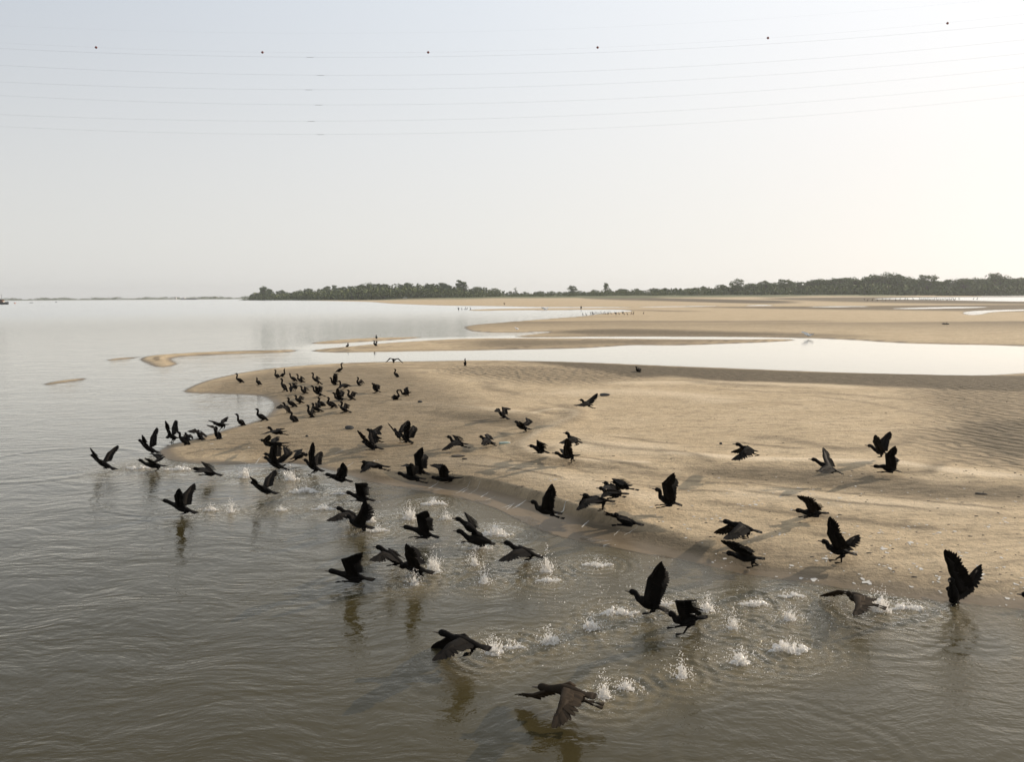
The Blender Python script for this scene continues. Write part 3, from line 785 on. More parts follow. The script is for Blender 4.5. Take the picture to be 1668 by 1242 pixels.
def make_bird(b, i):
    rng = random.Random(i * 7 + 3)
    uc = b['C'][0] * .6 + b['T'][0] * .4
    g = ground(uc, b['vg'])
    g = ground(uc, b['vg'], max(0.0, h1(g[0], g[1])))
    zc = np.dot(g - CAM, CF)
    e = b['dep']
    T = at_depth(*b['T'], zc - .5 * e); C = at_depth(*b['C'], zc + .15 * e); H = at_depth(*b['H'], zc + .5 * e)
    C = C - (C - T) * (.10 if b['kind'] == 'fly' else .07)
    d1 = (C - T) * np.array([1, 1, 0]) + .6 * (H - C) * np.array([1, 1, 0])
    fwd = nrm(d1); left = np.cross(Z3, fwd)
    toward = nrm((CAM - g) * np.array([1, 1, 0]))
    ns = 1 if np.dot(left, toward) > 0 else -1
    a = nrm(C - T); L = np.linalg.norm(C - T)
    l2 = nrm(left - a * np.dot(left, a)); bup = np.cross(a, l2)
    S0 = T + a * L * .82 + bup * .03 * b['s']
    wings = []; loose = {1: b['loose'], -1: b['loose']}
    for tip, wr, near, side in ((b['Wn'], b['Mn'], True, ns), (b['Wf'], b['Mf'], False, -ns)):
        if tip is None: continue
        S = S0 + l2 * side * .05 * b['s']
        wl_ = WING * b['s'] / 1.12
        P = solve_tip(S, *tip, wl_, near)
        if wr is not None: M = solve_tip(S, *wr, wl_ * .46, near)
        else:
            sp = P - S; axp = a - nrm(sp) * np.dot(a, nrm(sp))
            M = S + sp * .45 + axp * .11 * wl_ + Z3 * .01
        wings.append((side, P, M, near)); loose[side] = None
    feet = []
    for k, fp in enumerate(b['feet']):
        hip = T + a * L * .42
        zz = np.dot(hip - CAM, CF) + (-.03 if k == 0 else .03)
        if b['kind'] == 'stand': P = ground(fp[0], fp[1], g[2] + .006)
        else: P = at_depth(fp[0], fp[1], zz)
        v = P - hip; ln = np.linalg.norm(v)
        if ln > .26: P = hip + v / ln * .26
        feet.append((P, b['tf']))
    if not b['feet'] :
        hip = T + a * L * .36 - bup * .05
        for k in (-1, 1): feet.append((hip - a * .13 + l2 * .03 * k - bup * .035, True))
    head = nrm(fwd * .35 + Z3) if b['up'] else None
    O = np.array([g[0], g[1], g[2]])
    body, beak = bird_mesh(T - O, C - O, H - O, [(sd, P - O, M - O, nr, (b['bk'][0 if nr else 1] if b.get('bk') else None)) for sd, P, M, nr in wings], [(p - O, q) for p, q in feet], b['s'], fwd, (loose[1], loose[-1]), head, None, rng, b['spread'])
    o = body.build("cormorant", M_BROWN if b.get("brown") else M_BIRD, None, O)
    tag(o, b['label'], "bird", b['group'] or "cormorants of the startled flock")
    beak.build("beak", M_BEAK, o)
    return o
# --- taking off over the water on the left
bird((187,765),(158,750),(146,741.5),766,"leftmost cormorant, wings in a wide V, running over open water",Wn=(146,731),Wf=(191.5,725.5),dep=.45,feet=((171.5,763),(173,764)))
bird((258.5,738),(235,727),(223.5,717),741,"cormorant with brown near wing and pale-tipped far wing at the sandbank's tip",Wn=(231,709.5),Wf=(254.6,696.5),dep=.4,feet=((247.4,740),(248.5,740.5)))
bird((270,759.5),(238,757),(222.7,749.7),767,"cormorant low on the water with cupped splayed wings and a foam trail on both sides",Wn=(235.5,747),Wf=(247.5,739.5),Mf=(257,748),Mn=(244,754),dep=.3,feet=((259,766),(258,766.5)))
bird((290,714),(274.5,709),(269,713),721.5,"cormorant standing at the water's edge with one wing upright and one thin wing",Wn=(269,686),Wf=(285,684.5),dep=.35,feet=((279.5,721),(282.5,721)),kind='stand')
stand((286,704),(292.5,712.5),(301,726),(310.5,726.5),"cormorant standing upright with closed wings on the sand spit, ahead of two flapping birds",dep=.1)
bird((308,718),(304,709.5),(301,706),717,"cormorant half hidden behind the upright bird on the spit, wings half drooped",Wn=(299.5,713),Wf=(316,713),dep=.4,feet=((305,717),(307,717)),kind='stand')
bird((332,717.5),(322.5,705.5),(321.5,701.5),717,"cormorant seen from behind with both wings bent down in an M on the spit",Wn=(304.5,704),Mn=(318,699.5),Wf=(338.5,710.5),Mf=(327,702.8),dep=.45,feet=((322,716.5),(326,716.5)),kind='stand')
bird((371.5,692),(352.5,692),(346,690),705,"cormorant leaping off the spit with one broad flat wing and one thin raised wing",Wn=(339.3,685.8),Wf=(369.7,679),dep=.4,feet=((357,703),(366,699)))
bird((360.5,716),(351,705.5),(349,695),716,"cormorant on the spit stretching one brown wing sideways",Wn=(335.5,693.5),Mn=(347,694),dep=.2,feet=((354.5,714.5),(357.5,716)),kind='stand')
stand((381.5,674.5),(388,685.5),(392.4,694.3),(399.5,693.5),"lone cormorant with closed wings standing at the inner edge of the little bay")
stand((414.5,666),(419,676),(423.5,686.8),(437,685.4),"cormorant with long tail standing in profile against the bright bay")
bird((360,775),(327,764.5),(310.7,764),784,"cormorant with fanned tail flying low past the shore, wings curled forward",Wn=(315,770.5),Mn=(327,765),Wf=(347.6,760.5),Mf=(329,753.3),dep=.1,feet=((329,774),(330,774.5)))
bird((450.5,804.5),(418,793),(405.7,785.6),807,"cormorant running in shallow water with one blue-black wing raised high",Wn=(407,777.5),Wf=(447.9,765.5),dep=.4,feet=((436,804),(437,804.5)))
bird((319,836),(281.5,822),(261.5,815.3),839,"cormorant with outstretched neck and both wings up, in front of three small splashes",Wn=(291,797),Wf=(316,787.5),dep=.25,feet=((300,838.5),(300.5,838)))
# --- standing group on the bank
stand((382.3,608.5),(385.3,617.4),(389,624),(397.5,623.4),"cormorant standing alone on the far point of the bank, facing left")
stand((417.4,613.5),(417.6,621.4),(419.5,627.6),(425.8,626.6),"cormorant standing with bill up between the point and the group",up=True)
stand((445.8,602.5),(448,611.3),(450.5,616.4),(455,615),"cormorant facing left, back to back with a right-facing one",loose=.6)
stand((464.3,599.6),(463.6,609.3),(460.2,614.2),(455.5,614),"right-facing cormorant with neck straight up, left part of the group",dep=.05,up=True)
stand((471,606.5),(473.6,615),(477.9,621.2),(484.5,621.3),"slim cormorant with closed wings at the back of the group, second of the upper row",up=True)
stand((481,609.8),(485,617.6),(488.6,623.6),(496.8,623.6),"cormorant at the back of the group with a small half-open wing behind",Wf=(496,618.5),Mf=(490,613))
stand((455,616.7),(458.8,626),(461,637.7),(468,637.5),"tallest standing cormorant at the left edge of the group",s=1.2)
bird((489,629.3),(473,631),(469,625.5),640.5,"cormorant shaking pale-streaked wings beside the tallest standing bird",Wn=(473.5,640),Mn=(471,632),Wf=(484,625),Mf=(476,624.5),dep=.2,feet=((475.5,640.3),(481,639.5)),kind='stand',s=1.05)
stand((487,629.5),(491,635.5),(494,641.7),(501.3,641),"crouching cormorant with wing lifted off its back in the group's second row",Wf=(503.5,636),Mf=(496,630))
stand((505.8,607.5),(509.2,616),(517,626.7),(525,626.3),"cormorant with long arched neck and shaggy lifted wing at the group's back",Wf=(521.8,618),Mf=(516,612.8),loose=.5)
bird((529.5,646),(511,637),(504.8,628.7),648,"cormorant hunched with both wings raised like a cape in the group's middle",Wn=(515,630),Mn=(513,630),Wf=(524,630.5),Mf=(520,629),dep=.15,feet=((520,647),(517,646.8)),kind='stand',s=1.05)
stand((477.8,644.2),(481.8,650.3),(486,658.3),(494.5,656.4),"cormorant with a square lifted wing at the left of the third row",Wf=(492,647),Mf=(489,644.8))
stand((466,648.4),(469,655),(474.7,663.4),(484.7,663.4),"cormorant in profile with closed wings near the bay, left of the square-winged bird")
bird((473,673),(464,661.5),(458.4,656.4),674,"cormorant drooping one dark wing over the sand next to the bay",Wn=(449,665.5),Mn=(457.5,659.5),dep=.15,feet=((467.8,673.8),(470,673.6)),kind='stand',s=1.05)
stand((473.4,668.3),(473,679.6),(475.5,689.3),(485.5,689.4),"cormorant pointing its bill up, frontmost of the group's left side",up=True,loose=.7)
stand((497.3,660),(501.5,669.8),(502.8,680.7),(513.6,682),"cormorant with a wing hanging open behind, frontmost of the group's middle",Wf=(511.5,671),Mf=(508,665))
stand((505.8,657.3),(509,663.5),(518,671.2),(526.3,670.5),"cormorant leaning forward with one rounded wing up, between two front birds",Wf=(520.5,657.5),Mf=(514,656.5))
stand((515.8,648),(518,655.6),(525,661.2),(531.5,662.5),"slim cormorant walking with closed wings behind the leaning one")
stand((530.8,647.2),(532.6,656.5),(537,666.3),(549,664.3),"cormorant with high folded wings on the right of the front row",loose=.9)
stand((560.2,591.3),(557.2,601),(554,606.2),(546.3,606.6),"right-facing cormorant alone above the group, outlined on the channel",dep=.05)
bird((551,627),(540.3,623),(535.3,615.3),628,"cormorant raising a tall wing in front of the lone right-facing bird",Wf=(550,609.5),Mf=(544,609.2),Wn=(547,613),Mn=(543,612),dep=.15,feet=((545,627.3),(547,627.5)),kind='stand',s=1.05)
bird((572.3,629.5),(554,628),(549,620.8),634.8,"cormorant with drooped wing and long level tail right of the tall-winged one",Wn=(550,634.5),Mn=(553,629),dep=.15,feet=((557.7,634.6),(560,634)),kind='stand',s=1.1)
bird((564.5,650.3),(546,648.5),(539.3,640),654,"cormorant stretching low with one wing held straight up in the group's right half",Wn=(549,633),Mn=(547,641),Wf=(555,636),Mf=(554,641),dep=.15,feet=((557.7,653.6),(554,652.5)),kind='stand',s=1.1)
stand((563.7,635.4),(566.6,644),(569,651.6),(578.5,651.4),"cormorant holding one wing out to the right at the group's right edge",Wf=(582,640),Mf=(574,638))
bird((571.5,672),(554.5,664),(552,654.3),673,"cormorant fanning round wings on the open sand right of the front row",Wn=(551.5,662),Mn=(551,660),Wf=(568,660),Mf=(562,657),dep=.15,feet=((559.5,672.8),(557,672.5)),kind='stand',s=1.08)
stand((580.4,614.6),(581.6,622.3),(585.5,628.3),(587.5,628.2),"cormorant with S-bent neck and one wing arched, right of the group",Wf=(593,624),Mf=(588.5,618.5))
bird((619.5,639),(608,632.5),(603.5,624.5),640.8,"cormorant with both wings lifted, alone on the pale sand",Wn=(610,625.5),Mn=(608.5,627),Wf=(618,627.3),Mf=(613,626.5),dep=.15,feet=((609.5,640.6),(612,640.5)),kind='stand',s=1.05)
stand((640.8,601.3),(642.2,608.4),(645.7,615),(650.5,615.6),"lone cormorant standing below the bird that flies off over the channel")
bird((641,589.3),(641.3,586.3),(641.4,585),596,"cormorant gliding away over the channel, wings arched down on both sides",Wn=(627.4,591.8),Mn=(634.7,583.6),Wf=(657.2,591.8),Mf=(648.8,584),dep=.55)
bird((639.5,652.8),(650,645.5),(652.3,635),651.5,"right-facing cormorant of the crossing-necked pair",Wn=(641.5,649),Mn=(642,643.5),dep=.05,feet=((650,651.2),(652,651)),kind='stand',s=1.0)
bird((670.7,639.7),(655.5,642.3),(647.8,635.5),646,"left-facing cormorant of the crossing-necked pair, wing raised",Wf=(662.5,630.3),Mf=(658,634.5),dep=.1,feet=((666,645.5),(662,645.5)),kind='stand',s=1.0)
stand((758.9,584.4),(758.2,590),(757.5,596.4),(757.2,595.6),"lone cormorant upright on the bank's skyline in front of the channel",dep=.1)
stand((1033.6,597.8),(1036.4,602.5),(1040.5,607),(1044,606.2),"lone cormorant with ruffled wings on the damp far side of the sandbank",Wf=(1043,601),Mf=(1040,599.5),loose=.6)
stand((612.4,545.8),(612.4,548.8),(613,552.2),(613.8,552),"tiny cormorant on the thin far bar, highest in the picture of the three on bars",s=1.25)
stand((568.6,559.2),(567.8,562.5),(565.5,566.2),(563,566),"tiny right-facing cormorant on the tip of the middle bar",dep=.05,s=1.25)
stand((607.4,555.7),(608.8,559.8),(611,564.2),(614.8,564),"tiny left-facing cormorant on the middle bar above its reflection",s=1.25)
# --- cluster at the shore
bird((465,703.5),(443,704),(432.8,696.5),722,"uppermost cormorant of the tight cluster, wings spread level",Wn=(423.3,709.5),Mn=(436,704.5),Wf=(460.5,698),Mf=(451,699),dep=.2)
bird((469,722),(431,724.5),(421.5,717),744,"cormorant in the cluster's middle with a round dark wing and ragged tail",Wn=(438,709.5),Mn=(428,718),Wf=(452,711),dep=.25)
bird((456,754),(437,741),(428,739.6),758,"cormorant mostly hidden in the cluster, bill showing at its left edge",Wn=(449,722),Wf=(455,726),dep=.3)
bird((469,766),(437.5,751),(427,745),768,"lowest cormorant of the cluster, neck stretched over the water and wings high",Wn=(446,724),Wf=(461.5,727),Mf=(464,740),dep=.3,feet=((454,763.5),(466,758)))
bird((525.5,768),(501,755.5),(492,749),772,"cormorant with one huge upright wing running out of the shallows",Wn=(508.8,721),Wf=(522.7,735),dep=.3,feet=((505.8,773.5),(514.7,771)))
bird((474,748),(496.5,739),(504,741.5),757,"cormorant turned right with three-fingered wings, behind the huge upright wing",Wn=(473.5,747),Mn=(488,741),Wf=(481,734.5),Mf=(492,732.5),dep=.1)
# --- over the bank
bird((622.5,732),(595,723.5),(586.5,719.5),737,"cormorant over the bank with wide V wings and forked dark tail",Wn=(581.5,702),Wf=(603.5,699),dep=.3,feet=((600,734),(613,726)))
bird((620,715),(603,707),(594.8,699.5),727,"cormorant behind the wide V one, a single pointed wing lifted right",Wf=(621.6,692.5),Mf=(608,701),dep=.25)
bird((653,712),(644.5,704),(641,699),722,"cormorant flying away with narrow wings in a V, overlapped by a running one",Wn=(631,689.5),Wf=(664.5,684.5),dep=.4)
bird((671.5,721.5),(655.5,711.5),(648,706.5),723.5,"cormorant striding on the sand with legs wide apart and one square wing up",Wn=(667,687),Mn=(659,696),Wf=(673,692.5),Mf=(669,700),dep=.25,feet=((653.5,722),(673,723.6)))
bird((633,761),(594,755.5),(586.5,752.6),787,"cormorant gliding low over the wet ledge, wing arched down like a cloak",Wn=(586.5,771),Mn=(597,757),Wf=(588,764),Mf=(594,752.5),dep=.25)
bird((572.3,785),(540,775.5),(525.5,773.3),797,"cormorant skimming off the bank with a single grey wing raised",Wn=(557.5,754.5),Mn=(553,768),Wf=(561,757),dep=.12,feet=((535,779),(536,778)))
bird((761.2,724.2),(736,720),(724.5,711.2),735,"cormorant with one wing scraping the sand and the other folded up",Wn=(719.5,734.3),Mn=(733,723),Wf=(752.4,714.5),Mf=(738,709.8),dep=.15)
bird((806,723),(786,714.5),(778.5,711.2),728,"small cormorant striding ahead of a plastic bottle",Wn=(784,725.8),Mn=(787,718),Wf=(794.5,706.5),dep=.2,feet=((792,726.5),(809.4,727.3)))
bird((698.5,773),(672.5,761),(664,757),775,"cormorant running on the ledge with a tall brown wing straight up",Wn=(687.5,729.5),Mn=(675,741.5),Wf=(692,739.5),Mf=(684,745),dep=.2,feet=((680,773),(698,772.5)))
bird((692,780.5),(657,775.5),(643,771.2),801,"bulky cormorant flying low at the ledge with comb-like wing feathers",Wn=(651.8,761),Mn=(662,756.8),Wf=(660,757.5),Mf=(669,760),dep=.12)
bird((751.5,778.5),(708,780),(699,778),796,"cormorant with one flat dark wing and one spiky grey wing above the ledge",Wn=(721,758.5),Mn=(716,769),Wf=(699.7,757.8),Mf=(714,763.5),dep=.2,feet=((736,785.5),(731,787)))
bird((828,683),(812.5,671),(808.5,666.5),683,"small cormorant seen from behind, leaning right with square wings up",Wn=(804.8,671.5),Mn=(809.5,666),Wf=(831.8,665.5),Mf=(818,663.6),dep=.35,feet=((817,681.6),(818.5,681.8)))
bird((864.5,700),(842,693),(835.4,686.6),706,"small cormorant hopping with a cupped near wing and a grey far wing",Wn=(846,687.5),Mn=(845,690),Wf=(856.5,680),Mf=(858,687),dep=.25,feet=((858.3,703.6),(857,704)))
bird((965,660.5),(950,656),(942,651.5),690,"cormorant flying high over the pale sand, wings stretched in a straight line",Wn=(933,661),Mn=(944,659.5),Wf=(973,640.3),Mf=(960,651),dep=.15)
bird((893,738),(870,729),(858.7,726.4),752,"left cormorant of the trio in line over the sand, wings half closed",Wn=(890.5,727),Mn=(875,718),Wf=(886,722),Mf=(876,719),dep=.15,feet=((873.5,738.5),(882,739)))
bird((943,742),(913,743.5),(899,738),757,"middle cormorant of the trio with brown upright wing and trailing feet",Wn=(922,715.5),Mn=(919,729),Wf=(912,731),Mf=(915,737),dep=.15,feet=((931,755),(936.5,752)))
bird((947,721.5),(926,712.5),(917,705),748,"upper cormorant of the trio, pale grey wings spread flat",Wn=(910.5,723),Mn=(920,717.5),Wf=(944,714.5),Mf=(933,712),dep=.15,feet=((941,726),(943.5,725)))
# --- running over the water, middle
bird((609,816),(576,807.5),(559.5,802.3),823,"cormorant low over the foam with fanned tail and square wing",Wn=(597,788),Mn=(579,788.5),Wf=(600,794),Mf=(586,791),dep=.15,feet=((577,816.5),(586,815)))
bird((587,846.5),(561,835),(543.2,827.4),857,"cormorant with one wing drooped forward, left of an overlapping pair",Wn=(531.5,850),Mn=(552,838),Wf=(575,838),Mf=(567,832),dep=.15)
bird((606.5,861),(570,849),(561,840),868,"cormorant with ragged upright wing, right of an overlapping pair",Wn=(594,816.5),Mn=(585,838),Wf=(598,820),Mf=(592,840),dep=.25,feet=((594.7,866.5),(596,866)))
bird((712.5,876),(676,863),(651.5,858.7),884,"cormorant running with both webbed feet forward and one big cupped wing",Wn=(694.5,833.3),Mn=(678.8,839.5),Wf=(698,840),Mf=(688,843),dep=.12,feet=((674,876),(685,878)))
bird((783,872),(755,852),(736.3,844.8),886,"rear cormorant of the tandem pair, far wing curled up and near wing swept back",Wn=(783,870),Mn=(764,857),Wf=(777,849),Mf=(757.5,836),dep=.15)
bird((803.3,886.5),(761,877),(737.5,864.8),897,"front cormorant of the tandem pair, closed wings and long curved neck",dep=.12,feet=((752.2,884),(790,891)))
bird((606.5,945),(556,935.5),(528.8,930.3),957,"cormorant with flat stretched neck, one ragged wing up and feet together",Wn=(589,902.5),Mn=(557,912.5),Wf=(587,909),Mf=(566,912),dep=.12,feet=((556,949),(571,948.5)))
bird((663,924),(627,899),(606.8,890.5),936,"cormorant with a wide near wing spread over the water, bill pointing left",Wn=(601.5,915),Mn=(623,900),Wf=(648,899),Mf=(634,895),dep=.2,feet=((639,922.5),(641,922)))
bird((703.7,933.5),(657,919.5),(647,923),945,"cormorant with splayed finger feathers on one grey upright wing",Wn=(661,887.5),Mn=(661,905),Wf=(671,889),Mf=(668,905),dep=.15,feet=((690,939.5),(683,938)))
bird((913.3,837),(873,828),(859,816.7),868,"cormorant flying over the wet slope with a single pointed wing high",Wn=(898.3,790),Mn=(888,808),Wf=(894,796),Mf=(885,812),dep=.15)
bird((999,817.3),(958,812.5),(944,806.5),852,"cormorant on the downstroke over the ledge, wing feathers hanging",Wn=(938.5,832.5),Mn=(951.5,815.5),Wf=(943.3,823),Mf=(950,811),dep=.18,feet=((982,832.3),(984,830)))
bird((1022,805),(984,802),(970.8,795.2),828,"lower cormorant of the dark trio above the ledge, shaggy wing folded over",Wn=(979,812),Mn=(985,801),Wf=(1006,800),Mf=(993,793),dep=.15,feet=((994,814),(997,812)))
bird((1010,801),(989,792.5),(980.5,786.5),822,"middle cormorant of the dark trio, mostly hidden behind its neighbour",Wf=(1005,797),Mf=(995,788),Wn=(981,797),Mn=(985,792),dep=.15)
bird((1028.2,791.3),(1005.5,792),(994,785),814,"upper right cormorant of the dark trio with forked tail",Wn=(1014.5,792),Mn=(998,781),Wf=(1011,788),Mf=(1000,781),dep=.12)
bird((1046,855.5),(1005,844.5),(996,838),874,"cormorant whose head is hidden by its own forward wing, over the wet slope",Wn=(983.5,834.5),Mn=(998,842),Wf=(985,838),Mf=(997,838),dep=.2,feet=((996,859.5),(999,857)))
bird((882,908),(839.5,894.5),(814.5,883.7),922,"cormorant gliding at the surface with a broad wing drooped like a fan",Wn=(811.5,915.3),Mn=(836,898.5),Wf=(856,893),Mf=(846,889.5),dep=.15,feet=((864,913),(866,912)))
bird((795.5,1057.3),(735,1039.5),(706.2,1029.7),1084,"second nearest cormorant, both wings swept down over its dark reflection",Wn=(704,1077.8),Mn=(731,1051),Wf=(703.3,1053.5),Mf=(727.5,1040.5),dep=.18,feet=((767.3,1069),(769,1066)))
bird((966.5,1134.8),(905,1122.5),(866,1119),1172,"nearest cormorant, brown feathered near wing hanging and far wing reaching left",Wn=(899,1187.5),Mn=(915,1141),Wf=(838.8,1129.8),Mf=(869,1132.5),dep=.15,brown=True,bk=(None,CF*.75-CU*.55))
bird((1085.5,995.5),(1037.5,975),(1017.8,962.7),1003,"cormorant with the tallest ragged upright wing, left of a running pair",Wn=(1076.5,917),Mn=(1057,943),Wf=(1082,926),Mf=(1066,945),dep=.15,feet=((1058.3,1001),(1060,1000.5)))
bird((1149,1006),(1098,1011.5),(1082.3,999),1037,"cormorant with hooked brown wings and drops on its back, right of a running pair",Wn=(1128,981),Mn=(1101.8,980),Wf=(1138,1003),Mf=(1112,983),dep=.12,feet=((1099.4,1024),(1113.3,1034.5)))
bird((1108.8,823.3),(1074,810.5),(1061.3,796.2),833,"cormorant hopping on the sand with arched neck and big angular raised wing",Wn=(1097,772),Mn=(1079.3,788),Wf=(1101,779),Mf=(1087,790),dep=.15,feet=((1077,828),(1075,824)))
bird((1238.3,867.4),(1191,854),(1170.8,849.2),893,"cormorant in full downstroke over its own grey shadow on the sand",Wn=(1178,879),Mn=(1195,864.8),Wf=(1163,867.6),Mf=(1187,856),dep=.18,feet=((1219,878.3),(1217,876)))
bird((1243,910.5),(1198.5,906),(1176,900.8),927,"cormorant running at the water's edge, wings swept forward over its head",Wn=(1174.5,882),Mn=(1190,893),Wf=(1184,880),Mf=(1200,892),dep=.15,feet=((1226.5,925.5),(1235,922.8)))
bird((1233,735.5),(1209.5,729.5),(1193,723.5),772,"cormorant flying left with drooping wings, alone over the pale sand",Wn=(1191.5,750.3),Mn=(1210.5,735.5),Wf=(1191,736.3),Mf=(1206,731),dep=.15,feet=((1237,743),(1226,744.5)))
bird((1371.7,772),(1335.5,755.5),(1316.3,748.2),789,"cormorant with a pale underwing below and a fingered wing above",Wn=(1333,769.5),Mn=(1338,763),Wf=(1340.8,728.8),Mf=(1341,744),dep=.15,feet=((1334,769),(1336,767)))
bird((1347.5,836.3),(1308.5,835),(1289.8,831.5),848,"cormorant low over the sand, pointed wing raised forward and feet tucked",Wn=(1298.5,809.5),Mn=(1313,820),Wf=(1334,828),Mf=(1320,820),dep=.12,feet=((1309,843),(1318,844)))
bird((1444,739),(1425,733),(1408.5,725.4),753,"upper cormorant of the right-hand pair, wings in a narrow V",Wn=(1425.3,709.3),Wf=(1449.8,702.8),dep=.25,feet=((1436,745.6),(1437,745)))
bird((1466,768.7),(1435.5,759.7),(1417.6,760),771,"lower cormorant of the right-hand pair, neck level and wing upright",Wn=(1457.2,728),Mn=(1443,741),Wf=(1459.5,745),Mf=(1450,745),dep=.15,feet=((1436,769.7),(1442,770)))
bird((1392.8,903.5),(1347.5,891.5),(1332,881.2),917,"cormorant standing on the sand near the shore, one wing high and one stretched back",Wn=(1350.5,843.5),Wf=(1399.8,870.4),Mf=(1371,887),dep=.15,feet=((1361,913.5),(1370.5,918)))
bird((1424.2,977.5),(1385,974),(1374,966),1004,"cormorant struggling at the water surface, thin far wing left and fanned near wing down",Wn=(1390,1005),Mn=(1396,986),Wf=(1335.5,970),Mf=(1366,963),dep=.25,brown=True,bk=(None,CF*.9-CU*.35))
bird((1557.5,986),(1551,957),(1544.5,948),987,"cormorant at the water's edge by the right border, two broad wings in a V",Wn=(1538,898.5),Mn=(1547,930),Wf=(1599,920.5),Mf=(1572,945),dep=-.3,feet=((1554,985),(1562,985)),s=1.18,bk=(CR*.95-CU*.1,CR*.7-CU*.6))
bird((1716,985),(1680,976),(1656,968),988,"cormorant cut off by the right border, only its head in view",dep=.1,feet=((1690,989),(1694,989)))
for i, b in enumerate(LIST): make_bird(b, i)

# small far flocks: one standing bird with its beak, copied
def proto_bird(name, mat, bmat, seed, raised=False):
    rng = random.Random(seed)
    T = np.array([.22, 0, .06]); C = np.array([-.05, 0, .36]); H = np.array([-.19, 0, .66])
    wings, lo = [], (.1, .1)
    if raised:
        lo = (None, None)
        for sd in (1, -1): wings.append((sd, np.array([.1, -.50 * sd, .62]), np.array([-.03, -.22 * sd, .52]), True, None))
    ft = [(np.array([.03, -.04, .0]), False), (np.array([.03, .04, .0]), False)]
    body, beak = bird_mesh(T, C, H, wings, ft, 1.12, np.array([-1.0, 0, 0]), lo, None, None, rng)
    o = body.build(name, mat); beak.build("beak", bmat, o)
    return o
def place_copy(src, first, loc, rz, sc, label, cat, group):
    if first: o = src
    else:
        o = src.copy(); COL.objects.link(o)
        for ch in [c for c in src.children]:
            k = ch.copy(); COL.objects.link(k); k.parent = o
    o.location = loc; o.rotation_euler = (0, 0, rz); o.scale = (sc, sc, sc)
    return tag(o, label, cat, group)
rg = random.Random(11)
pb = proto_bird("cormorant", M_BIRD, M_BEAK, 1); pw = proto_bird("cormorant", M_BIRD, M_BEAK, 2, True)
def flock(spots, label, group, sc=1.0, used={'p': False, 'w': False}):
    for (u, v, up) in spots:
        g = ground(u, v); z = max(-.05, h1(g[0], g[1])); g = ground(u, v, z)
        k = 'w' if up else 'p'
        place_copy(pw if up else pb, not used[k], (g[0], g[1], z), rg.choice([0, math.pi]) + rg.uniform(-.7, .7), sc * rg.uniform(.9, 1.1), label, "bird", group)
        used[k] = True
sp = [(949,514.2,0),(954.5,514.4,0)]
for x in (962,964.5,967,969.5,972,975.5,979,983,985.5,989.5,991.5,995,1001.5,1004,1008,1015,1016.5,1021.5,1028.5,1032,1048.5):
    sp.append((x, 512.6 + rg.uniform(-.7, 1.2), x in (964.5, 1004, 1015)))
flock(sp, "tiny dark cormorant in the far row by the inlet's head on the sand flats", "far row of cormorants by the inlet", .9)
flock([(746.5,506.2,1),(752,505.6,0),(758,505.2,0),(761,505,0),(766,504.8,0)], "tiny dark cormorant on the thin far sand strip left of the row", "far cormorants on the thin strip", 1.2)
sp = [(x, 489.5 + rg.uniform(-.5, .5), 0) for x in np.linspace(1498, 1556, 20)] + [(1408 + i * 7.2 + rg.uniform(-2, 2), 490 + rg.uniform(-1, 1), 0) for i in range(12)] + [(1562,488.6,0),(1586,488.6,0),(1592,488.8,0)]
flock(sp, "tiny dark wader in the far row along the shining mud on the right", "far row of birds along the shining mud", 1.9)
for (x, v, lab) in ((822,497,"tiny dark cormorant with wings up at the far water strip left of centre"),(947,504.8,"tiny dark cormorant with wings up above the far row of birds")):
    flock([(x, v, 1)], lab, "far cormorants with raised wings", 1.5)
# white egrets
def egret(T, C, H, vg, label, Wn=None, Wf=None, Mn=None, Mf=None, s=1.0, feet=()):
    b = dict(T=T, C=C, H=H, vg=vg, label=label, Wn=Wn, Wf=Wf, Mn=Mn, Mf=Mf, dep=.15, feet=feet, s=s, loose=0., group="white egrets on the flats", tf=False, spread=1., up=False, kind='fly')
    global M_BIRD, M_BEAK
    k = (M_BIRD, M_BEAK); M_BIRD, M_BEAK = M_EGRET, M_EBEAK
    o = make_bird(b, 500 + len(label)); M_BIRD, M_BEAK = k
    o.name = "egret"
egret((1321,546.5),(1314,546.3),(1309,545),549,"white egret landing with wings raised at the channel's far edge",Wn=(1305,541),Wf=(1326,543.5),s=.95)
egret((845,536.5),(840,535.5),(837,533.5),537,"white egret resting on the sand near the tip of the far flats",s=1.3,feet=((841,537),(842,537)))
egret((892,504.5),(886,504),(883,503),506,"white egret with lifted wings on the far water strip",Wn=(881,501.5),Wf=(893,502),s=1.7)
# ------------------------------------------------------------------ splashes
def icosphere(sub=1):
    t = (1 + 5 ** .5) / 2
    v = [nrm(p) for p in [(-1,t,0),(1,t,0),(-1,-t,0),(1,-t,0),(0,-1,t),(0,1,t),(0,-1,-t),(0,1,-t),(t,0,-1),(t,0,1),(-t,0,-1),(-t,0,1)]]
    f = [(0,11,5),(0,5,1),(0,1,7),(0,7,10),(0,10,11),(1,5,9),(5,11,4),(11,10,2),(10,7,6),(7,1,8),(3,9,4),(3,4,2),(3,2,6),(3,6,8),(3,8,9),(4,9,5),(2,4,11),(6,2,10),(8,6,7),(9,8,1)]
    for _ in range(sub):
        c = {}; g = []
        def mid(a, b):
            k = (min(a, b), max(a, b))
            if k not in c: c[k] = len(v); v.append(nrm(v[a] + v[b]))
            return c[k]
        for a, b, d in f:
            x, y, z = mid(a, b), mid(b, d), mid(d, a); g += [(a, x, z), (b, y, x), (d, z, y), (x, y, z)]
        f = g
    return np.array(v), f
ICO0, ICO1, ICO2 = icosphere(0), icosphere(1), icosphere(2)
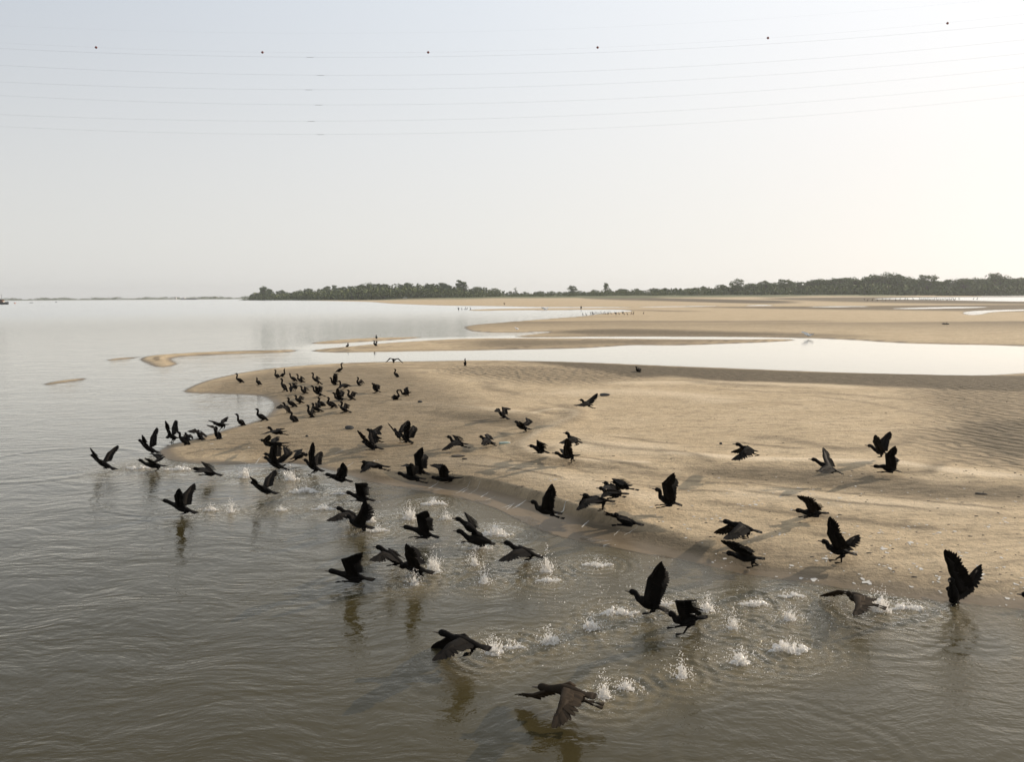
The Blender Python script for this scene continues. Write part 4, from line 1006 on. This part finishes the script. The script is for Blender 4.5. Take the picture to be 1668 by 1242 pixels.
def blob(mb, c, r, rng, ico=ICO1, rough=.25, tone=.5):
    v, f = ico
    rr = np.array([1 + rng.uniform(-rough, rough) for _ in range(len(v))])[:, None]
    mb.add(np.asarray(c) + v * rr * np.asarray(r), f, tone)
def fused(mb, voxel):
    """one connected skin round overlapping blobs"""
    me = bpy.data.meshes.new("tmp"); me.from_pydata(mb.v, [], mb.f); me.update()
    o = bpy.data.objects.new("tmp", me); COL.objects.link(o)
    md = o.modifiers.new("r", 'REMESH'); md.mode = 'VOXEL'; md.voxel_size = voxel; md.use_smooth_shade = True
    ev = o.evaluated_get(bpy.context.evaluated_depsgraph_get())
    out = bpy.data.meshes.new_from_object(ev)
    bpy.data.objects.remove(o); bpy.data.meshes.remove(me)
    bm = bmesh.new(); bm.from_mesh(out); seen, best = set(), []
    for v0 in bm.verts:                           # keep the biggest connected piece
        if v0 in seen: continue
        st, isl = [v0], []; seen.add(v0)
        while st:
            a = st.pop(); isl.append(a)
            for e in a.link_edges:
                b_ = e.other_vert(a)
                if b_ not in seen: seen.add(b_); st.append(b_)
        if len(isl) > len(best): best = isl
    keep = set(best); bmesh.ops.delete(bm, geom=[q for q in bm.verts if q not in keep], context='VERTS')
    bm.to_mesh(out); bm.free()
    return out
def make_splash(i, u, v, wpx, hpx, kind, label):
    rng = random.Random(100 + i)
    g = ground(u, v); px = FPX / np.dot(g - CAM, CF)
    w, h = wpx / px * 1.08, hpx / px * 1.08
    mb, dr = MB(), MB()
    if kind == 'crown':
        blob(mb, (0, 0, .0), (w * .26, w * .17, h * .10), rng, ICO2, .4)
        for k in range(48):
            a = rng.uniform(0, 2 * math.pi); r = abs(rng.gauss(0, .21)) * w
            z = h * .6 * rng.random() ** 1.5 * max(.1, 1 - r / (.5 * w))
            s = w * rng.uniform(.014, .044)
            p = np.array([r * math.cos(a) * 1.15, r * math.sin(a) * .75, 0])
            blob(mb, p + Z3 * z, (s * rng.uniform(.7, 1.4), s, s * rng.uniform(.9, 2.2)), rng, ICO1, .4)
            if z > .25 * h: mb.tube([p * .5, p + Z3 * z], [s * .8, s * .6], 5)
        for k in range(30):                       # thin jets leaning outwards
            a = rng.uniform(0, 2 * math.pi); l = rng.uniform(.45, 1.05); o = np.array([math.cos(a), math.sin(a) * .8, 0])
            p0 = o * w * rng.uniform(.02, .16)
            p1 = p0 + o * w * .12 + Z3 * h * l * .6; p2 = p1 + o * w * rng.uniform(.05, .18) + Z3 * h * l * rng.uniform(.1, .45)
            q = rng.uniform(.6, 1.1)
            mb.tube([p0, p0 * .5 + p1 * .5 + Z3 * h * .05, p1, p2], [.020 * w * q, .016 * w * q, .011 * w * q, .004 * w], 6, .5)
        nd = 170
    else:
        for k in range(-8, 9):                    # a thin sheet of foam that the lumps sit on
            x = k / 17; e = 1 - (2 * x) ** 2
            blob(mb, (x * w, .06 * w * math.sin(x * 9 + i), 0), (w * .06, w * .07 * e + .01, .012 + h * .05), rng, ICO1, .3)
        for k in range(int(26 + wpx * .8)):
            x = rng.uniform(-.48, .48); e = 1 - (2 * x) ** 2
            y = rng.gauss(0, .08) * e + .06 * math.sin(x * 9 + i)
            s = min(w, .7) * rng.uniform(.014, .040); z = rng.random() ** 2 * h * .55 * e
            blob(mb, (x * w, y * w, z * .7), (s * rng.uniform(1, 2.2), s * rng.uniform(.8, 1.5), s * rng.uniform(.5, 1.0) + z * .5), rng, ICO1, .4)
        nd = 90
    me = fused(mb, max(.005, w * .012)); me.materials.clear(); me.materials.append(M_FOAM); me.name = "splash"
    so = bpy.data.objects.new("splash", me); COL.objects.link(so); so.location = (g[0], g[1], 0)
    tag(so, label, "splash", "splashes left by the running cormorants")
    for k in range(nd):                           # flying drops
        a = rng.uniform(0, 2 * math.pi); r = abs(rng.gauss(0, .36)) * w
        z = max(.004, rng.random() ** 1.5 * h * 1.3 * max(.06, 1 - r / (1.0 * w)))
        s = rng.uniform(.0025, .0075)
        blob(dr, (r * math.cos(a), r * math.sin(a) * .8, z), (s, s, s * rng.uniform(.8, 1.6)), rng, ICO0, .1)
    d = dr.build("droplets", M_FOAM, so); d["kind"] = "stuff"
for i, sdef in enumerate(SPL): make_splash(i, *sdef)
# fine spray over the churned shallows, nobody could count it
rng = random.Random(77); mb = MB()
for i, (u, v, su, sv, n) in enumerate([(1010,985,60,18,240),(900,960,60,20,130),(1240,990,110,18,240),(1340,1000,60,16,160),(840,1052,60,9,120),(700,935,40,14,110),(1110,1060,40,22,110),(1230,1070,60,16,140),(1000,930,80,14,150),(780,880,70,20,120),(650,830,70,14,110),(560,850,60,10,60),(490,790,60,7,70),(1430,985,60,12,160),(1150,1000,50,20,120),(985,1060,70,30,50)]):
    for k in range(int(n * .55)):
        g = ground(u + rng.gauss(0, su), v + rng.gauss(0, sv))
        if h1(g[0], g[1]) > -.004: continue
        s = rng.uniform(.002, .006)
        blob(mb, (g[0], g[1], rng.random() ** 3 * .12 + .006), (s * rng.uniform(1, 1.8), s, s), rng, ICO0, .1)
o = mb.build("water_spray", M_FOAM)
tag(o, "fine bright drops of spray over the churned shallows", "spray", None, "stuff")

# ------------------------------------------------------------------ droppings, stones and litter on the sand
M_DROP = plain("white_droppings", (.52, .49, .44), .8, .15, 30)
rng = random.Random(5); mb = MB()
def on_sand(x, y, up=.005): return (x, y, h1(x, y) + up)
def streak(u, v, du, dv, wd):
    a, b = ground(u, v, .1)[:2], ground(u + du, v + dv, .1)[:2]
    d = b - a; n = np.array([-d[1], d[0]]) / (np.linalg.norm(d) + 1e-9)
    L, Rr = [], []
    for t in np.linspace(0, 1, 6):
        w = wd * (.35 + .65 * math.sin(math.pi * min(1, t + .12))) * rng.uniform(.6, 1.2)
        p = a + d * t + n * rng.uniform(-.01, .01)
        L.append(on_sand(*(p - n * w))); Rr.append(on_sand(*(p + n * w)))
    vs = L + Rr
    mb.add(vs, [(k, k + 1, k + 7, k + 6) for k in range(5)])
def splat(u, v, r):
    g = ground(u, v, .15); n = 11; e = rng.uniform(.4, .9); t0 = rng.uniform(0, 3)
    vs = [on_sand(g[0], g[1])]
    for k in range(n):
        a = 2 * math.pi * k / n; q = r * rng.uniform(.45, 1.15)
        x, y = q * math.cos(a), q * math.sin(a) * e
        vs.append(on_sand(g[0] + x * math.cos(t0) - y * math.sin(t0), g[1] + x * math.sin(t0) + y * math.cos(t0)))
    mb.add(vs, [(0, 1 + k, 1 + (k + 1) % n) for k in range(n)])
for (u, v) in [(698,789),(706,792),(742,797),(752,796),(762,799),(783,803),(790,808),(818,820),(826,823),(834,821),(841,819),(905,833),(948,853),(977,874),(981,880),(1000,866),(428,752),(436,754),(415,750),(356,716),(480,744),(545,740),(560,760),(1016,866)]:
    streak(u, v, rng.uniform(9, 24), -rng.uniform(3, 12), rng.uniform(.005, .014))
for (u, v, r) in [(1413,936,.11),(1405,932,.07),(1325,930,.10),(1314,934,.06),(1345,905,.08),(1385,898,.06),(1440,893,.09),(1375,870,.05),(1432,870,.06),(1484,885,.09),(1500,921,.09),(1530,935,.07),(1180,900,.06),(1168,915,.05),(1240,902,.06),(1290,912,.05),(1642,962,.06),(1655,945,.07),(1610,862,.07),(1640,856,.08),(1565,905,.06),(1598,930,.09),(1368,818,.07),(1300,800,.06),(1210,828,.06),(1230,826,.08),(1060,830,.06),(1090,818,.05),(980,800,.05),(905,788,.08),(1120,860,.05),(1080,850,.05),(1270,870,.06),(1160,846,.05),(610,748,.06),(655,722,.05),(690,725,.05),(780,700,.05),(520,690,.05),(346,722,.07),(330,730,.05),(425,694,.08),(405,727,.05),(1480,860,.05),(1530,870,.06),(1450,920,.07),(1555,868,.05)]:
    splat(u, v, r * .7)
    for _ in range(3): splat(u + rng.gauss(0, 9), v + rng.gauss(0, 4), r * rng.uniform(.25, .5))
for _ in range(150):
    splat(rng.uniform(1050, 1690), rng.uniform(800, 960) if rng.random() < .8 else rng.uniform(780, 830), rng.uniform(.012, .035))
mb2 = MB()
keep = mb
o = keep.build("bird_droppings", M_DROP, smooth=False)
tag(o, "white bird droppings streaked and spotted over the damp sand", "droppings", None, "stuff")
# dark flecks: bits of mud, weed and small footprints
M_MUD = plain("dark_debris", (.07, .055, .04), .9, .3, 20)
rng = random.Random(15); mb = MB()
for _ in range(900):
    z = rng.random()
    u, v = (rng.uniform(760, 1690), rng.uniform(770, 975)) if z < .7 else ((rng.uniform(900, 1690), rng.uniform(640, 780)) if z < .9 else (rng.uniform(450, 900), rng.uniform(640, 780)))
    g = ground(u, v, .15)
    if h1(g[0], g[1]) < .06: continue
    r = .004 + .018 * rng.random() ** 2.5
    blob(mb, on_sand(g[0], g[1], .001), (r * rng.uniform(.8, 2.2), r, r * .45), rng, ICO0, .3)
o = mb.build("beach_debris", M_MUD)
tag(o, "small dark crumbs of mud and weed scattered over the sand", "debris", None, "stuff")
M_STONE = plain("dark_stone", (.045, .042, .038), .8, .3, 9)
def stone(name, u, v, wpx, hpx, label, cat, mat=None, seed=1, yl=.6):
    rng = random.Random(seed); g = ground(u, v, .2); z = h1(g[0], g[1]); g = ground(u, v, z)
    px = FPX / np.dot(g - CAM, CF); w, h = wpx / px, hpx / px
    vv, f = ICO2; mb = MB(); P = vv.copy()
    P *= (1 + .18 * np.array([[vnoise(np.array([p[0] * 1.7 + seed]), np.array([p[1] * 1.7 + p[2] * 2.1]))[0]] for p in vv]) * 2)
    P = P * np.array([w / 2, w / 2 * yl, h * .6]); P[:, 2] += h * .35
    mb.add(P, f); tag(mb.build(name, mat or M_STONE, None, (g[0], g[1], z)), label, cat)
stone("stranded_lump", 569.5, 699.5, 15, 6, "dark rounded lump lying on the sand between the standing group and the V-winged cormorant", "lump", None, 3)
stone("stone", 985, 645, 17, 4.5, "flat dark stone on the pale sand right of the high-flying cormorant", "stone", None, 4)
stone("stone", 1174, 724.5, 5, 4, "small grey stone left of the cormorant flying alone over the pale sand", "stone", None, 5)
stone("stone", 684, 656, 8, 3.5, "small dark stone right of the crossing-necked pair", "stone", None, 6)
stone("weed_clump", 747, 744, 24, 3, "flat dark scrap of weed on the sand below the wing-scraping cormorant", "weed", M_MUD, 7, .5)
stone("weed_clump", 757, 749, 9, 3, "small dark scrap of weed right beside the flat one", "weed", M_MUD, 8)
stone("stone", 500, 712, 5, 3, "tiny dark stone on the bank right of the tight cluster", "stone", None, 9)
stone("stone", 1598, 984, 5, 2.5, "tiny dark stone at the waterline beside the V-winged cormorant on the right", "stone", None, 10)
M_LOG = plain("grey_wood", (.10, .085, .07), .85, .3, 6)
def log(u0, v0, u1, v1, rad, label, name="driftwood_log"):
    a, b = ground(u0, v0, .1), ground(u1, v1, .1)
    pts = [a + (b - a) * t for t in np.linspace(0, 1, 6)]
    pts = [np.array([p[0], p[1], h1(p[0], p[1]) + rad * .6]) for p in pts]; O = pts[0].copy()
    mb = MB(); mb.tube([p - O + Z3 * rad * .2 * math.sin(k * 2.1) for k, p in enumerate(pts)], [rad * .7, rad, rad * 1.1, rad * .9, rad * .7, rad * .35], 8)
    k = pts[3] - O; mb.tube([k, k + (pts[1] - pts[0]) * .4 + Z3 * rad * 3], [rad * .4, rad * .1], 5)
    tag(mb.build(name, M_LOG, None, O), label, "log")
log(1535, 529, 1546, 529.4, .10, "short dark log on the far flats near the right border")
log(1588, 813, 1608, 814, .02, "thin dark stick on the sand above the right-hand V-winged cormorant", "driftwood_stick")
# plastic bottle
M_PET = plain("green_plastic", (.34, .42, .36), .25)
M_CAP = plain("white_cap", (.75, .76, .74), .4)
a, b = ground(813, 725.6, .2), ground(831.5, 724.6, .2); z = h1(*a[:2]) + .035
d = nrm((b - a) * np.array([1, 1, 0])); lf = np.cross(Z3, d); bl = min(.3, np.linalg.norm(b - a))
O = np.array([a[0], a[1], z]); mb = MB()
mb.loft([ring(d * bl * t, lf, Z3, r, r, 10) for t, r in ((0, .02), (.02, .034), (.2, .036), (.32, .033), (.36, .036), (.65, .036), (.82, .026), (.90, .014))])
bt = mb.build("plastic_bottle", M_PET, None, O); tag(bt, "pale green plastic bottle lying on the sand behind a small striding cormorant", "bottle")
mb = MB(); mb.loft([ring(d * bl * t, lf, Z3, .017, .017, 10) for t in (.90, .97)]); mb.build("cap", M_CAP, bt)

# ------------------------------------------------------------------ power lines over the river, with marker balls
M_WIRE = plain("wire_metal", (.16, .16, .17), .6)
M_BALL = plain("marker_red", (.16, .025, .02), .5)
WD = 190.0
WIRES = [
 ([(0, 41), (420, 53.5), (834, 49), (1250, 30), (1543, 6)], .004, "thin uppermost overhead wire, faint against the sky", None),
 ([(0, 69), (156, 77), (427, 85), (697, 85), (973, 77), (1250, 61), (1543, 37)], .005, "thin overhead wire that carries the row of marker balls", None),
 ([(0, 78.5), (420, 92), (834, 90), (1240, 71.5), (1668, 37.5)], .0098, "topmost of the six thick overhead wires, just under the marker balls", 505),
 ([(0, 105.5), (420, 121.8), (834, 119.5), (1240, 100), (1668, 64.8)], .0098, "second of the six thick overhead wires counted from the top", 522),
 ([(0, 133), (420, 145.5), (834, 142), (1240, 122), (1668, 87)], .0098, "third of the six thick overhead wires counted from the top", 503),
 ([(0, 155), (420, 170), (834, 167.5), (1240, 146.5), (1668, 110)], .0098, "fourth of the six thick overhead wires counted from the top", 519),
 ([(0, 186), (420, 197.5), (834, 192.5), (1240, 170), (1668, 134)], .0098, "second lowest overhead wire", 507),
 ([(0, 205.5), (420, 219), (834, 214), (1240, 193), (1668, 155.5)], .0098, "lowest overhead wire, nearest to the horizon", 522),
]
WFIT = []
for pts, rad, label, dam in WIRES:
    p = np.polyfit([q[0] for q in pts], [q[1] for q in pts], 2 if len(pts) < 7 else 3); 
    if len(pts) >= 7: p = np.polyfit([q[0] for q in pts], [q[1] for q in pts], 2)
    WFIT.append(p)
    us = np.linspace(-500, 2200, 60); P = [at_y(u, np.polyval(p, u), WD) for u in us]
    O = P[30].copy(); mb = MB(); mb.tube([q - O for q in P], rad, 6)
    o = tag(mb.build("power_cable", M_WIRE, None, O), label, "power line", "overhead wires across the river")
    if dam:
        for k in (-2.8, 2.8):
            c = at_y(dam + k, np.polyval(p, dam + k), WD) - O; m2 = MB()
            m2.tube([c + np.array([-.30, 0, -.06]), c + np.array([-.12, 0, -.07])], [.055, .05], 6); m2.tube([c + np.array([.12, 0, -.07]), c + np.array([.30, 0, -.06])], [.05, .055], 6)
            m2.tube([c + np.array([-.3, 0, -.06]), c + np.array([0, 0, -.03]), c + np.array([.3, 0, -.06])], .015, 5)
            m2.build("vibration_damper", M_WIRE, o)
BALLS = [(156.5, 77, "marker ball farthest left on the overhead wire, slightly reddish"), (427.5, 85, "second marker ball from the left on the overhead wire"), (697.5, 85, "marker ball on the overhead wire above the flock's middle, third from the left"),
         (973.5, 77, "fourth marker ball from the left on the overhead wire"), (1251, 61.5, "fifth marker ball from the left on the overhead wire, palest of the row"), (1543.5, 37.5, "marker ball farthest right and highest on the overhead wire")]
for u, v, label in BALLS:
    c = at_y(u, v, WD); mb = MB(); vv, f = ICO2; mb.add(vv * .27, f)
    mb.tube([(-.34, 0, 0), (.34, 0, 0)], .045, 6)
    mb.tube([(math.cos(t) * .275, 0.0, math.sin(t) * .275) for t in np.linspace(0, 2 * math.pi, 20)], .012, 4)
    tag(mb.build("marker_ball", M_BALL, None, c), label, "marker ball", "marker balls on the overhead wire")

# ------------------------------------------------------------------ far trees
M_BARK = plain("bark", (.075, .06, .045), .9, .25, .6)
def leaf_mat(name, a, b):
    mt, nt, bs = new_mat(name)
    nt.links.new(mix(nt, attr(nt, "tone"), a, b), bs.inputs['Base Color'])
    bs.inputs['Roughness'].default_value = .75; bs.inputs['Specular IOR Level'].default_value = .2
    return mt
M_LEAF = leaf_mat("olive_foliage", (.055, .080, .022), (.14, .175, .055))
M_LEAF2 = leaf_mat("grey_green_foliage", (.055, .080, .032), (.14, .18, .072))
M_SCRUB = leaf_mat("scrub_foliage", (.052, .07, .02), (.135, .16, .048))
def leaf_card(mb, c, s, rng, tone):
    n = nrm((rng.gauss(0, 1), rng.gauss(0, 1), rng.gauss(.5, .8))); a = nrm(np.cross(n, (rng.gauss(0, 1), rng.gauss(0, 1), .3))); b = np.cross(n, a)
    w = s * rng.uniform(.4, .75)
    mb.add([c - a * s, c - b * w, c + a * s, c + b * w], [(0, 1, 2, 3)], tone)
def make_tree(kind, seed):
    """unit-height tree; returns (trunk MB, crown MB)"""
    rng = random.Random(seed); tr, cr = MB(), MB()
    th, cw, cb = {'broad': (.42, .80, .04), 'tall': (.5, .42, .05), 'slim': (.55, .28, .05), 'thin': (.55, .34, .3)}[kind]
    tr.tube([(0, 0, -.05), (.01, 0, .1), (.0, .01, .3), (.015, 0, th + .1)], [.03, .024, .02, .012], 7)
    n = {'broad': 40, 'tall': 30, 'slim': 20, 'thin': 12}[kind]
    for i in range(n):
        a = rng.uniform(0, 2 * math.pi); z = rng.uniform(cb, .91)
        prof = math.sqrt(max(.04, 1 - ((z - .44) / .53) ** 2))
        r = cw * .5 * prof * rng.random() ** .5
        c = np.array([r * math.cos(a), r * math.sin(a), z])
        tr.tube([(0, 0, max(.15, c[2] * .5)), c * .6 + np.array([0, 0, c[2] * .25]), c], [.011, .008, .004], 5)
        br = rng.uniform(.65, 1.25) * {'broad': .135, 'tall': .11, 'slim': .085, 'thin': .065}[kind]
        for k in range(int(72 if kind != 'thin' else 24)):
            d = nrm((rng.gauss(0, 1), rng.gauss(0, 1), rng.gauss(.15, .8))) * br * rng.random() ** .4
            leaf_card(cr, c + d * np.array([1.15, 1.15, .8]), rng.uniform(.018, .038), rng, min(1, max(0, rng.gauss(.45, .25))))
    return tr, cr
PROT = {}
def tree_at(kind, mat, u, top, dist, label, group, seed, wide=1.0, base=None):
    d0, vb = tl(u); dist = dist or d0
    if base: vb = base
    p = at_y(u, vb, dist); z = h1(p[0], p[1]); p[2] = z
    q = at_y(u, top, dist); H = max(2.0, q[2] - z)
    key = (kind, seed % 5, mat.name)
    o = empty("tree", p)
    if key not in PROT:
        t, c = make_tree(kind, hash(kind) % 97 + seed % 5 if False else {'broad': 10, 'tall': 30, 'slim': 50, 'thin': 70}[kind] + seed % 5)
        PROT[key] = (t.build("trunk", M_BARK, o), c.build("crown", mat, o, smooth=False))
    else:
        for src in PROT[key]:
            k = src.copy(); COL.objects.link(k); k.parent = o
    o.rotation_euler = (0, 0, (seed * 2.399) % 6.28); o.scale = (H * wide, H * wide, H)
    tag(o, label, "tree", group)
PROFILE = [(405,481),(418,472),(425,467),(435,467),(443,471),(450,474),(457,471),(470,475),(490,471),(500,467),(515,471),(530,465),(545,463),(560,466),(580,462),(600,460),(620,461),(640,460),(660,460),(680,459),(700,461),(715,458),(730,461),(739,463),(765,468),(775,466),(790,466),(810,469),(830,473),(850,475),(870,475),(890,473),(905,473),(920,473),(945,473),(960,472),(970,471),(1000,470),(1010,469),(1025,472),(1035,468),(1045,471),(1060,468),(1075,469),(1090,468),(1100,466),(1110,468),(1120,465),(1130,467),(1145,464),(1160,467),(1175,463),(1190,462),(1212,462),(1225,460),(1240,458),(1258,460),(1290,459),(1310,457),(1330,454),(1350,452),(1370,450),(1390,451),(1410,449),(1485,451),(1492,455),(1530,456),(1545,454),(1565,453),(1580,454),(1600,452),(1645,452),(1655,451),(1668,453),(1700,450),(1780,452),(1900,455)]
rng = random.Random(21)
u = 409.0; i = 0
while u < 1760:
    top = np.interp(u, [p[0] for p in PROFILE], [p[1] for p in PROFILE]) + abs(rng.gauss(0, 2.2))
    west = u < 870
    kind = rng.choice(['tall', 'slim', 'tall', 'thin', 'broad']) if west else rng.choice(['broad', 'broad', 'broad', 'tall'])
    d0 = tl(u)[0]
    tree_at(kind, M_LEAF2 if west else M_LEAF, u, top, d0 + rng.uniform(0, 30),
            "grey-green tree among many in the wood on the left" if west else "olive-green tree among many in the long tree line on the right",
            "trees of the left wood" if west else "trees of the right tree line", i, rng.uniform(.9, 1.3) if west else rng.uniform(1.0, 1.9))
    u += rng.uniform(4.0, 6.5) if west else rng.choice([3.5, 6, 9, 13]) * rng.uniform(.8, 1.2); i += 1
SPECIAL = [('tall',M_LEAF2,431,466,14,"isolated tall tree at the left end of the wood"),('tall',M_LEAF2,748,454.5,1,"tallest pale tree of the left wood, standing above its right half"),('tall',M_LEAF2,756,457,2,"tree close beside the tallest pale tree of the left wood"),
 ('broad',M_LEAF2,932,465,3,"round tree alone above the low scrub, left of the taller rounded one"),('tall',M_LEAF,987,460.5,4,"tall rounded tree above the low scrub behind the far row of birds"),('broad',M_LEAF,1201,454.5,6,"tree with an upright crown rising over the line, left of three domes"),
 ('broad',M_LEAF,1247,455.5,7,"smooth dome-shaped tree in the middle of the right tree line"),('broad',M_LEAF,1278,454,8,"pointed dome tree next to the smooth dome-shaped one"),('broad',M_LEAF,1418,446,9,"tree with a bitten top left of the widest crown"),
 ('broad',M_LEAF,1446,444.5,11,"left half of the widest crown in the right tree line"),('broad',M_LEAF,1468,444.5,12,"right half of the widest crown in the right tree line"),('broad',M_LEAF,1511,446.5,13,"big single dome tree right of the widest crown"),
 ('broad',M_LEAF,1621,444.5,10,"high tree with a ragged top near the right border"),('broad',M_LEAF,1569,453,15,"flat-topped brownish tree between the big dome and the ragged one"),('thin',M_LEAF2,840,466,16,"bare thin tree right of the left wood")]
for kind, mt, u, top, sd_, label in SPECIAL: tree_at(kind, mt, u, top, tl(u)[0] - 12, label, None, sd_, 1.25 if kind == 'broad' else 1.0)
def thicket(name, mat, spots, label, seed):
    rng = random.Random(seed); mb = MB()
    for x, y, z, h, w in spots:
        for k in range(50):
            d = nrm((rng.gauss(0, 1), rng.gauss(0, 1), rng.gauss(.2, 1))) * rng.random() ** .4
            leaf_card(mb, np.array([x + d[0] * w, y + d[1] * w, z + h * .45 + d[2] * h * .55]), h * rng.uniform(.09, .17), rng, min(1, max(0, rng.gauss(.4, .25))))
    tag(mb.build(name, mat, smooth=False), label, "thicket", None, "stuff")
sp1 = []
for k in range(1300):
    u = rng.uniform(395, 1800); d, vb = tl(u); d += rng.uniform(-45, 25); p = at_y(u, vb, d); z = h1(p[0], p[1])
    hh = max(2.5, (vb - np.interp(u, [p[0] for p in PROFILE], [p[1] for p in PROFILE])) * d / FPX * rng.uniform(.3, .85))
    sp1.append((p[0], p[1], z - .5, hh, hh * rng.uniform(.8, 1.5)))
thicket("riverside_thicket", M_SCRUB, sp1, "dense low scrub along the foot of the far trees", 31)
sp2 = []
for k in range(420):
    u = rng.uniform(-160, 415); d = rng.uniform(2700, 2850) if u < 330 else rng.uniform(2000, 2300); p = at_y(u, 488, d)
    hh = rng.uniform(4, 9) * (1 + .35 * math.sin(u * .11) * math.sin(u * .037)); sp2.append((p[0], p[1], 0, hh, hh * rng.uniform(1.0, 1.8)))
thicket("far_shore_wood", M_SCRUB, sp2, "hazy strip of woodland on the far shore across the river", 32)

# ------------------------------------------------------------------ boats, buoys and houses far off
M_HULL = plain("dark_hull", (.035, .033, .032), .6, .2, 1.0); M_PALE = plain("pale_paint", (.62, .60, .56), .6); M_RUST = plain("rusty_paint", (.14, .07, .045), .7, .3, 1.5)
M_ORANGE = plain("orange_buoy_paint", (.55, .17, .05), .5); M_ROOF = plain("roof_sheet", (.28, .2, .17), .7)
def hull_mb(L, Bm, H, sheer=.25):
    mb = MB(); rings = []
    for t, b, k in ((-.5, .55, .9), (-.42, .85, 1), (-.1, 1, 1), (.2, .95, 1), (.4, .55, 1 + sheer * .6), (.5, .06, 1 + sheer)):
        rings.append([(L * t, -Bm / 2 * b, H * k), (L * t, -Bm / 2 * b * .75, .1), (L * t * .97, 0, -.3), (L * t, Bm / 2 * b * .75, .1), (L * t, Bm / 2 * b, H * k), (L * t, 0, H * k * .82)])
    mb.loft(rings); return mb
def water_thing(name, u, v, label, cat, rz=0.0):
    g = ground(u, v); o = empty(name, (g[0], g[1], 0)); o.rotation_euler = (0, 0, rz); tag(o, label, cat); return o
wb = water_thing("work_boat", 1.0, 496.2, "dark work boat with cabin and mast, cut off by the left border", "boat")
hull_mb(13, 4, 1.7).build("hull", M_HULL, wb)
mb = MB(); mb.box((-1.0, 0, 2.7), (7.0, 3.0, 2.0), .3, .94); mb.build("cabin", M_RUST, wb, smooth=False)
mb = MB(); mb.box((-.8, 0, 3.85), (8.0, 3.5, .25)); mb.box((-2, 0, 4.5), (3.0, 2.2, 1.0), .3, .9); mb.build("roof", M_HULL, wb, smooth=False)
mb = MB(); mb.tube([(1.2, 0, 3.9), (1.2, 0, 8.6)], [.10, .06], 6); mb.tube([(.5, 0, 7.4), (1.9, 0, 7.4)], .05, 5); mb.build("mast", M_HULL, wb)
mb = MB(); mb.box((2.9, 0, 2.1), (.12, 2.4, .6)); mb.tube([(3.2, 1.2, 1.8), (4.6, 1.0, 2.6), (6.2, 0, 2.9)], .05, 5); mb.build("railing", M_PALE, wb, smooth=False)
def buoy(u, v, wpx, mat, label):
    o = water_thing("buoy", u, v, label, "buoy"); g = ground(u, v); px = FPX / np.dot(g - CAM, CF); r = wpx / px / 2
    mb = MB(); vv, f = ICO2; mb.add(vv * np.array([r, r, r * .8]) + np.array([0, 0, r * .35]), f); mb.build("float", mat, o)
    mb = MB(); mb.tube([(0, 0, r), (0, 0, r * 1.7)], [r * .18, r * .12], 6); mb.build("post", mat, o)
buoy(24.2, 494.9, 2.6, M_ORANGE, "orange buoy floating just right of the dark work boat")
buoy(91.5, 492.9, 2.2, M_HULL, "small dark buoy floating right of the low canoe")
buoy(66, 492.8, 1.4, M_PALE, "tiny pale buoy between the low canoe and the dark buoy")
cn = water_thing("canoe", 51, 493.8, "low dark canoe on the open river near the left border", "boat"); hull_mb(3.4, .9, .45, .4).build("hull", M_HULL, cn)
mb = MB(); mb.box((.2, 0, .42), (.3, .7, .06)); mb.box((-.9, 0, .42), (.3, .7, .06)); mb.build("seat", M_LOG, cn, smooth=False)
bg = water_thing("barge", 308, 488.3, "long low dark barge moored at the far shore", "boat"); hull_mb(42, 8, 2.0, .2).build("hull", M_HULL, bg)
mb = MB(); mb.box((-13, 0, 3.4), (7, 5, 3.0)); mb.build("deckhouse", M_PALE, bg, smooth=False)
def house(u, w, h, label):
    p = at_y(u, 488.0, 2650); o = empty("house", (p[0], p[1], 0.3)); tag(o, label, "house")
    mb = MB(); mb.box((0, 0, h / 2), (w, w * .8, h)); mb.build("wall", M_PALE, o, smooth=False)
    mb = MB(); mb.add([(-w * .55, -w * .48, h), (w * .55, -w * .48, h), (w * .55, w * .48, h), (-w * .55, w * .48, h), (-w * .5, 0, h * 1.45), (w * .5, 0, h * 1.45)], [(0, 1, 5, 4), (2, 3, 4, 5), (1, 2, 5), (3, 0, 4), (3, 2, 1, 0)]); mb.build("roof", M_ROOF, o, smooth=False)
    for k in (-.25, .25):
        mb = MB(); mb.box((w * k, -w * .4 - .02, h * .55), (w * .18, .06, h * .35)); mb.build("window", M_HULL, o, smooth=False)
house(286, 7, 5, "small pale house on the far shore left of the moored barge")
house(351, 7, 5.5, "small pale house on the far shore right of the moored barge")
p = at_y(659, 484.2, 895); rb = empty("rowing_boat", (p[0], p[1], h1(p[0], p[1]) + .15)); tag(rb, "white rowing boat pulled up in front of the left wood", "boat")
hull_mb(4.6, 1.7, .8, .5).build("hull", M_PALE, rb)
mb = MB(); mb.box((.3, 0, .7), (.35, 1.3, .06)); mb.box((-1.1, 0, .7), (.35, 1.3, .06)); mb.build("seat", M_LOG, rb, smooth=False)

# ------------------------------------------------------------------ haze
mb = MB(); mb.box((0, 2650, 34), (11600, 6000, 78)); hz = mb.build("haze", M_SAND, smooth=False)
tag(hz, "pale warm haze filling the air over the river", "haze", None, "stuff")
mh = bpy.data.materials.new("haze"); mh.use_nodes = True; nt = mh.node_tree
nt.nodes.remove(nt.nodes["Principled BSDF"]); pv = nt.nodes.new("ShaderNodeVolumePrincipled")
pv.inputs['Color'].default_value = (.86, .88, .90, 1); pv.inputs['Density'].default_value = .00013; pv.inputs['Anisotropy'].default_value = .3
nt.links.new(pv.outputs[0], nt.nodes["Material Output"].inputs['Volume'])
hz.data.materials.clear(); hz.data.materials.append(mh)
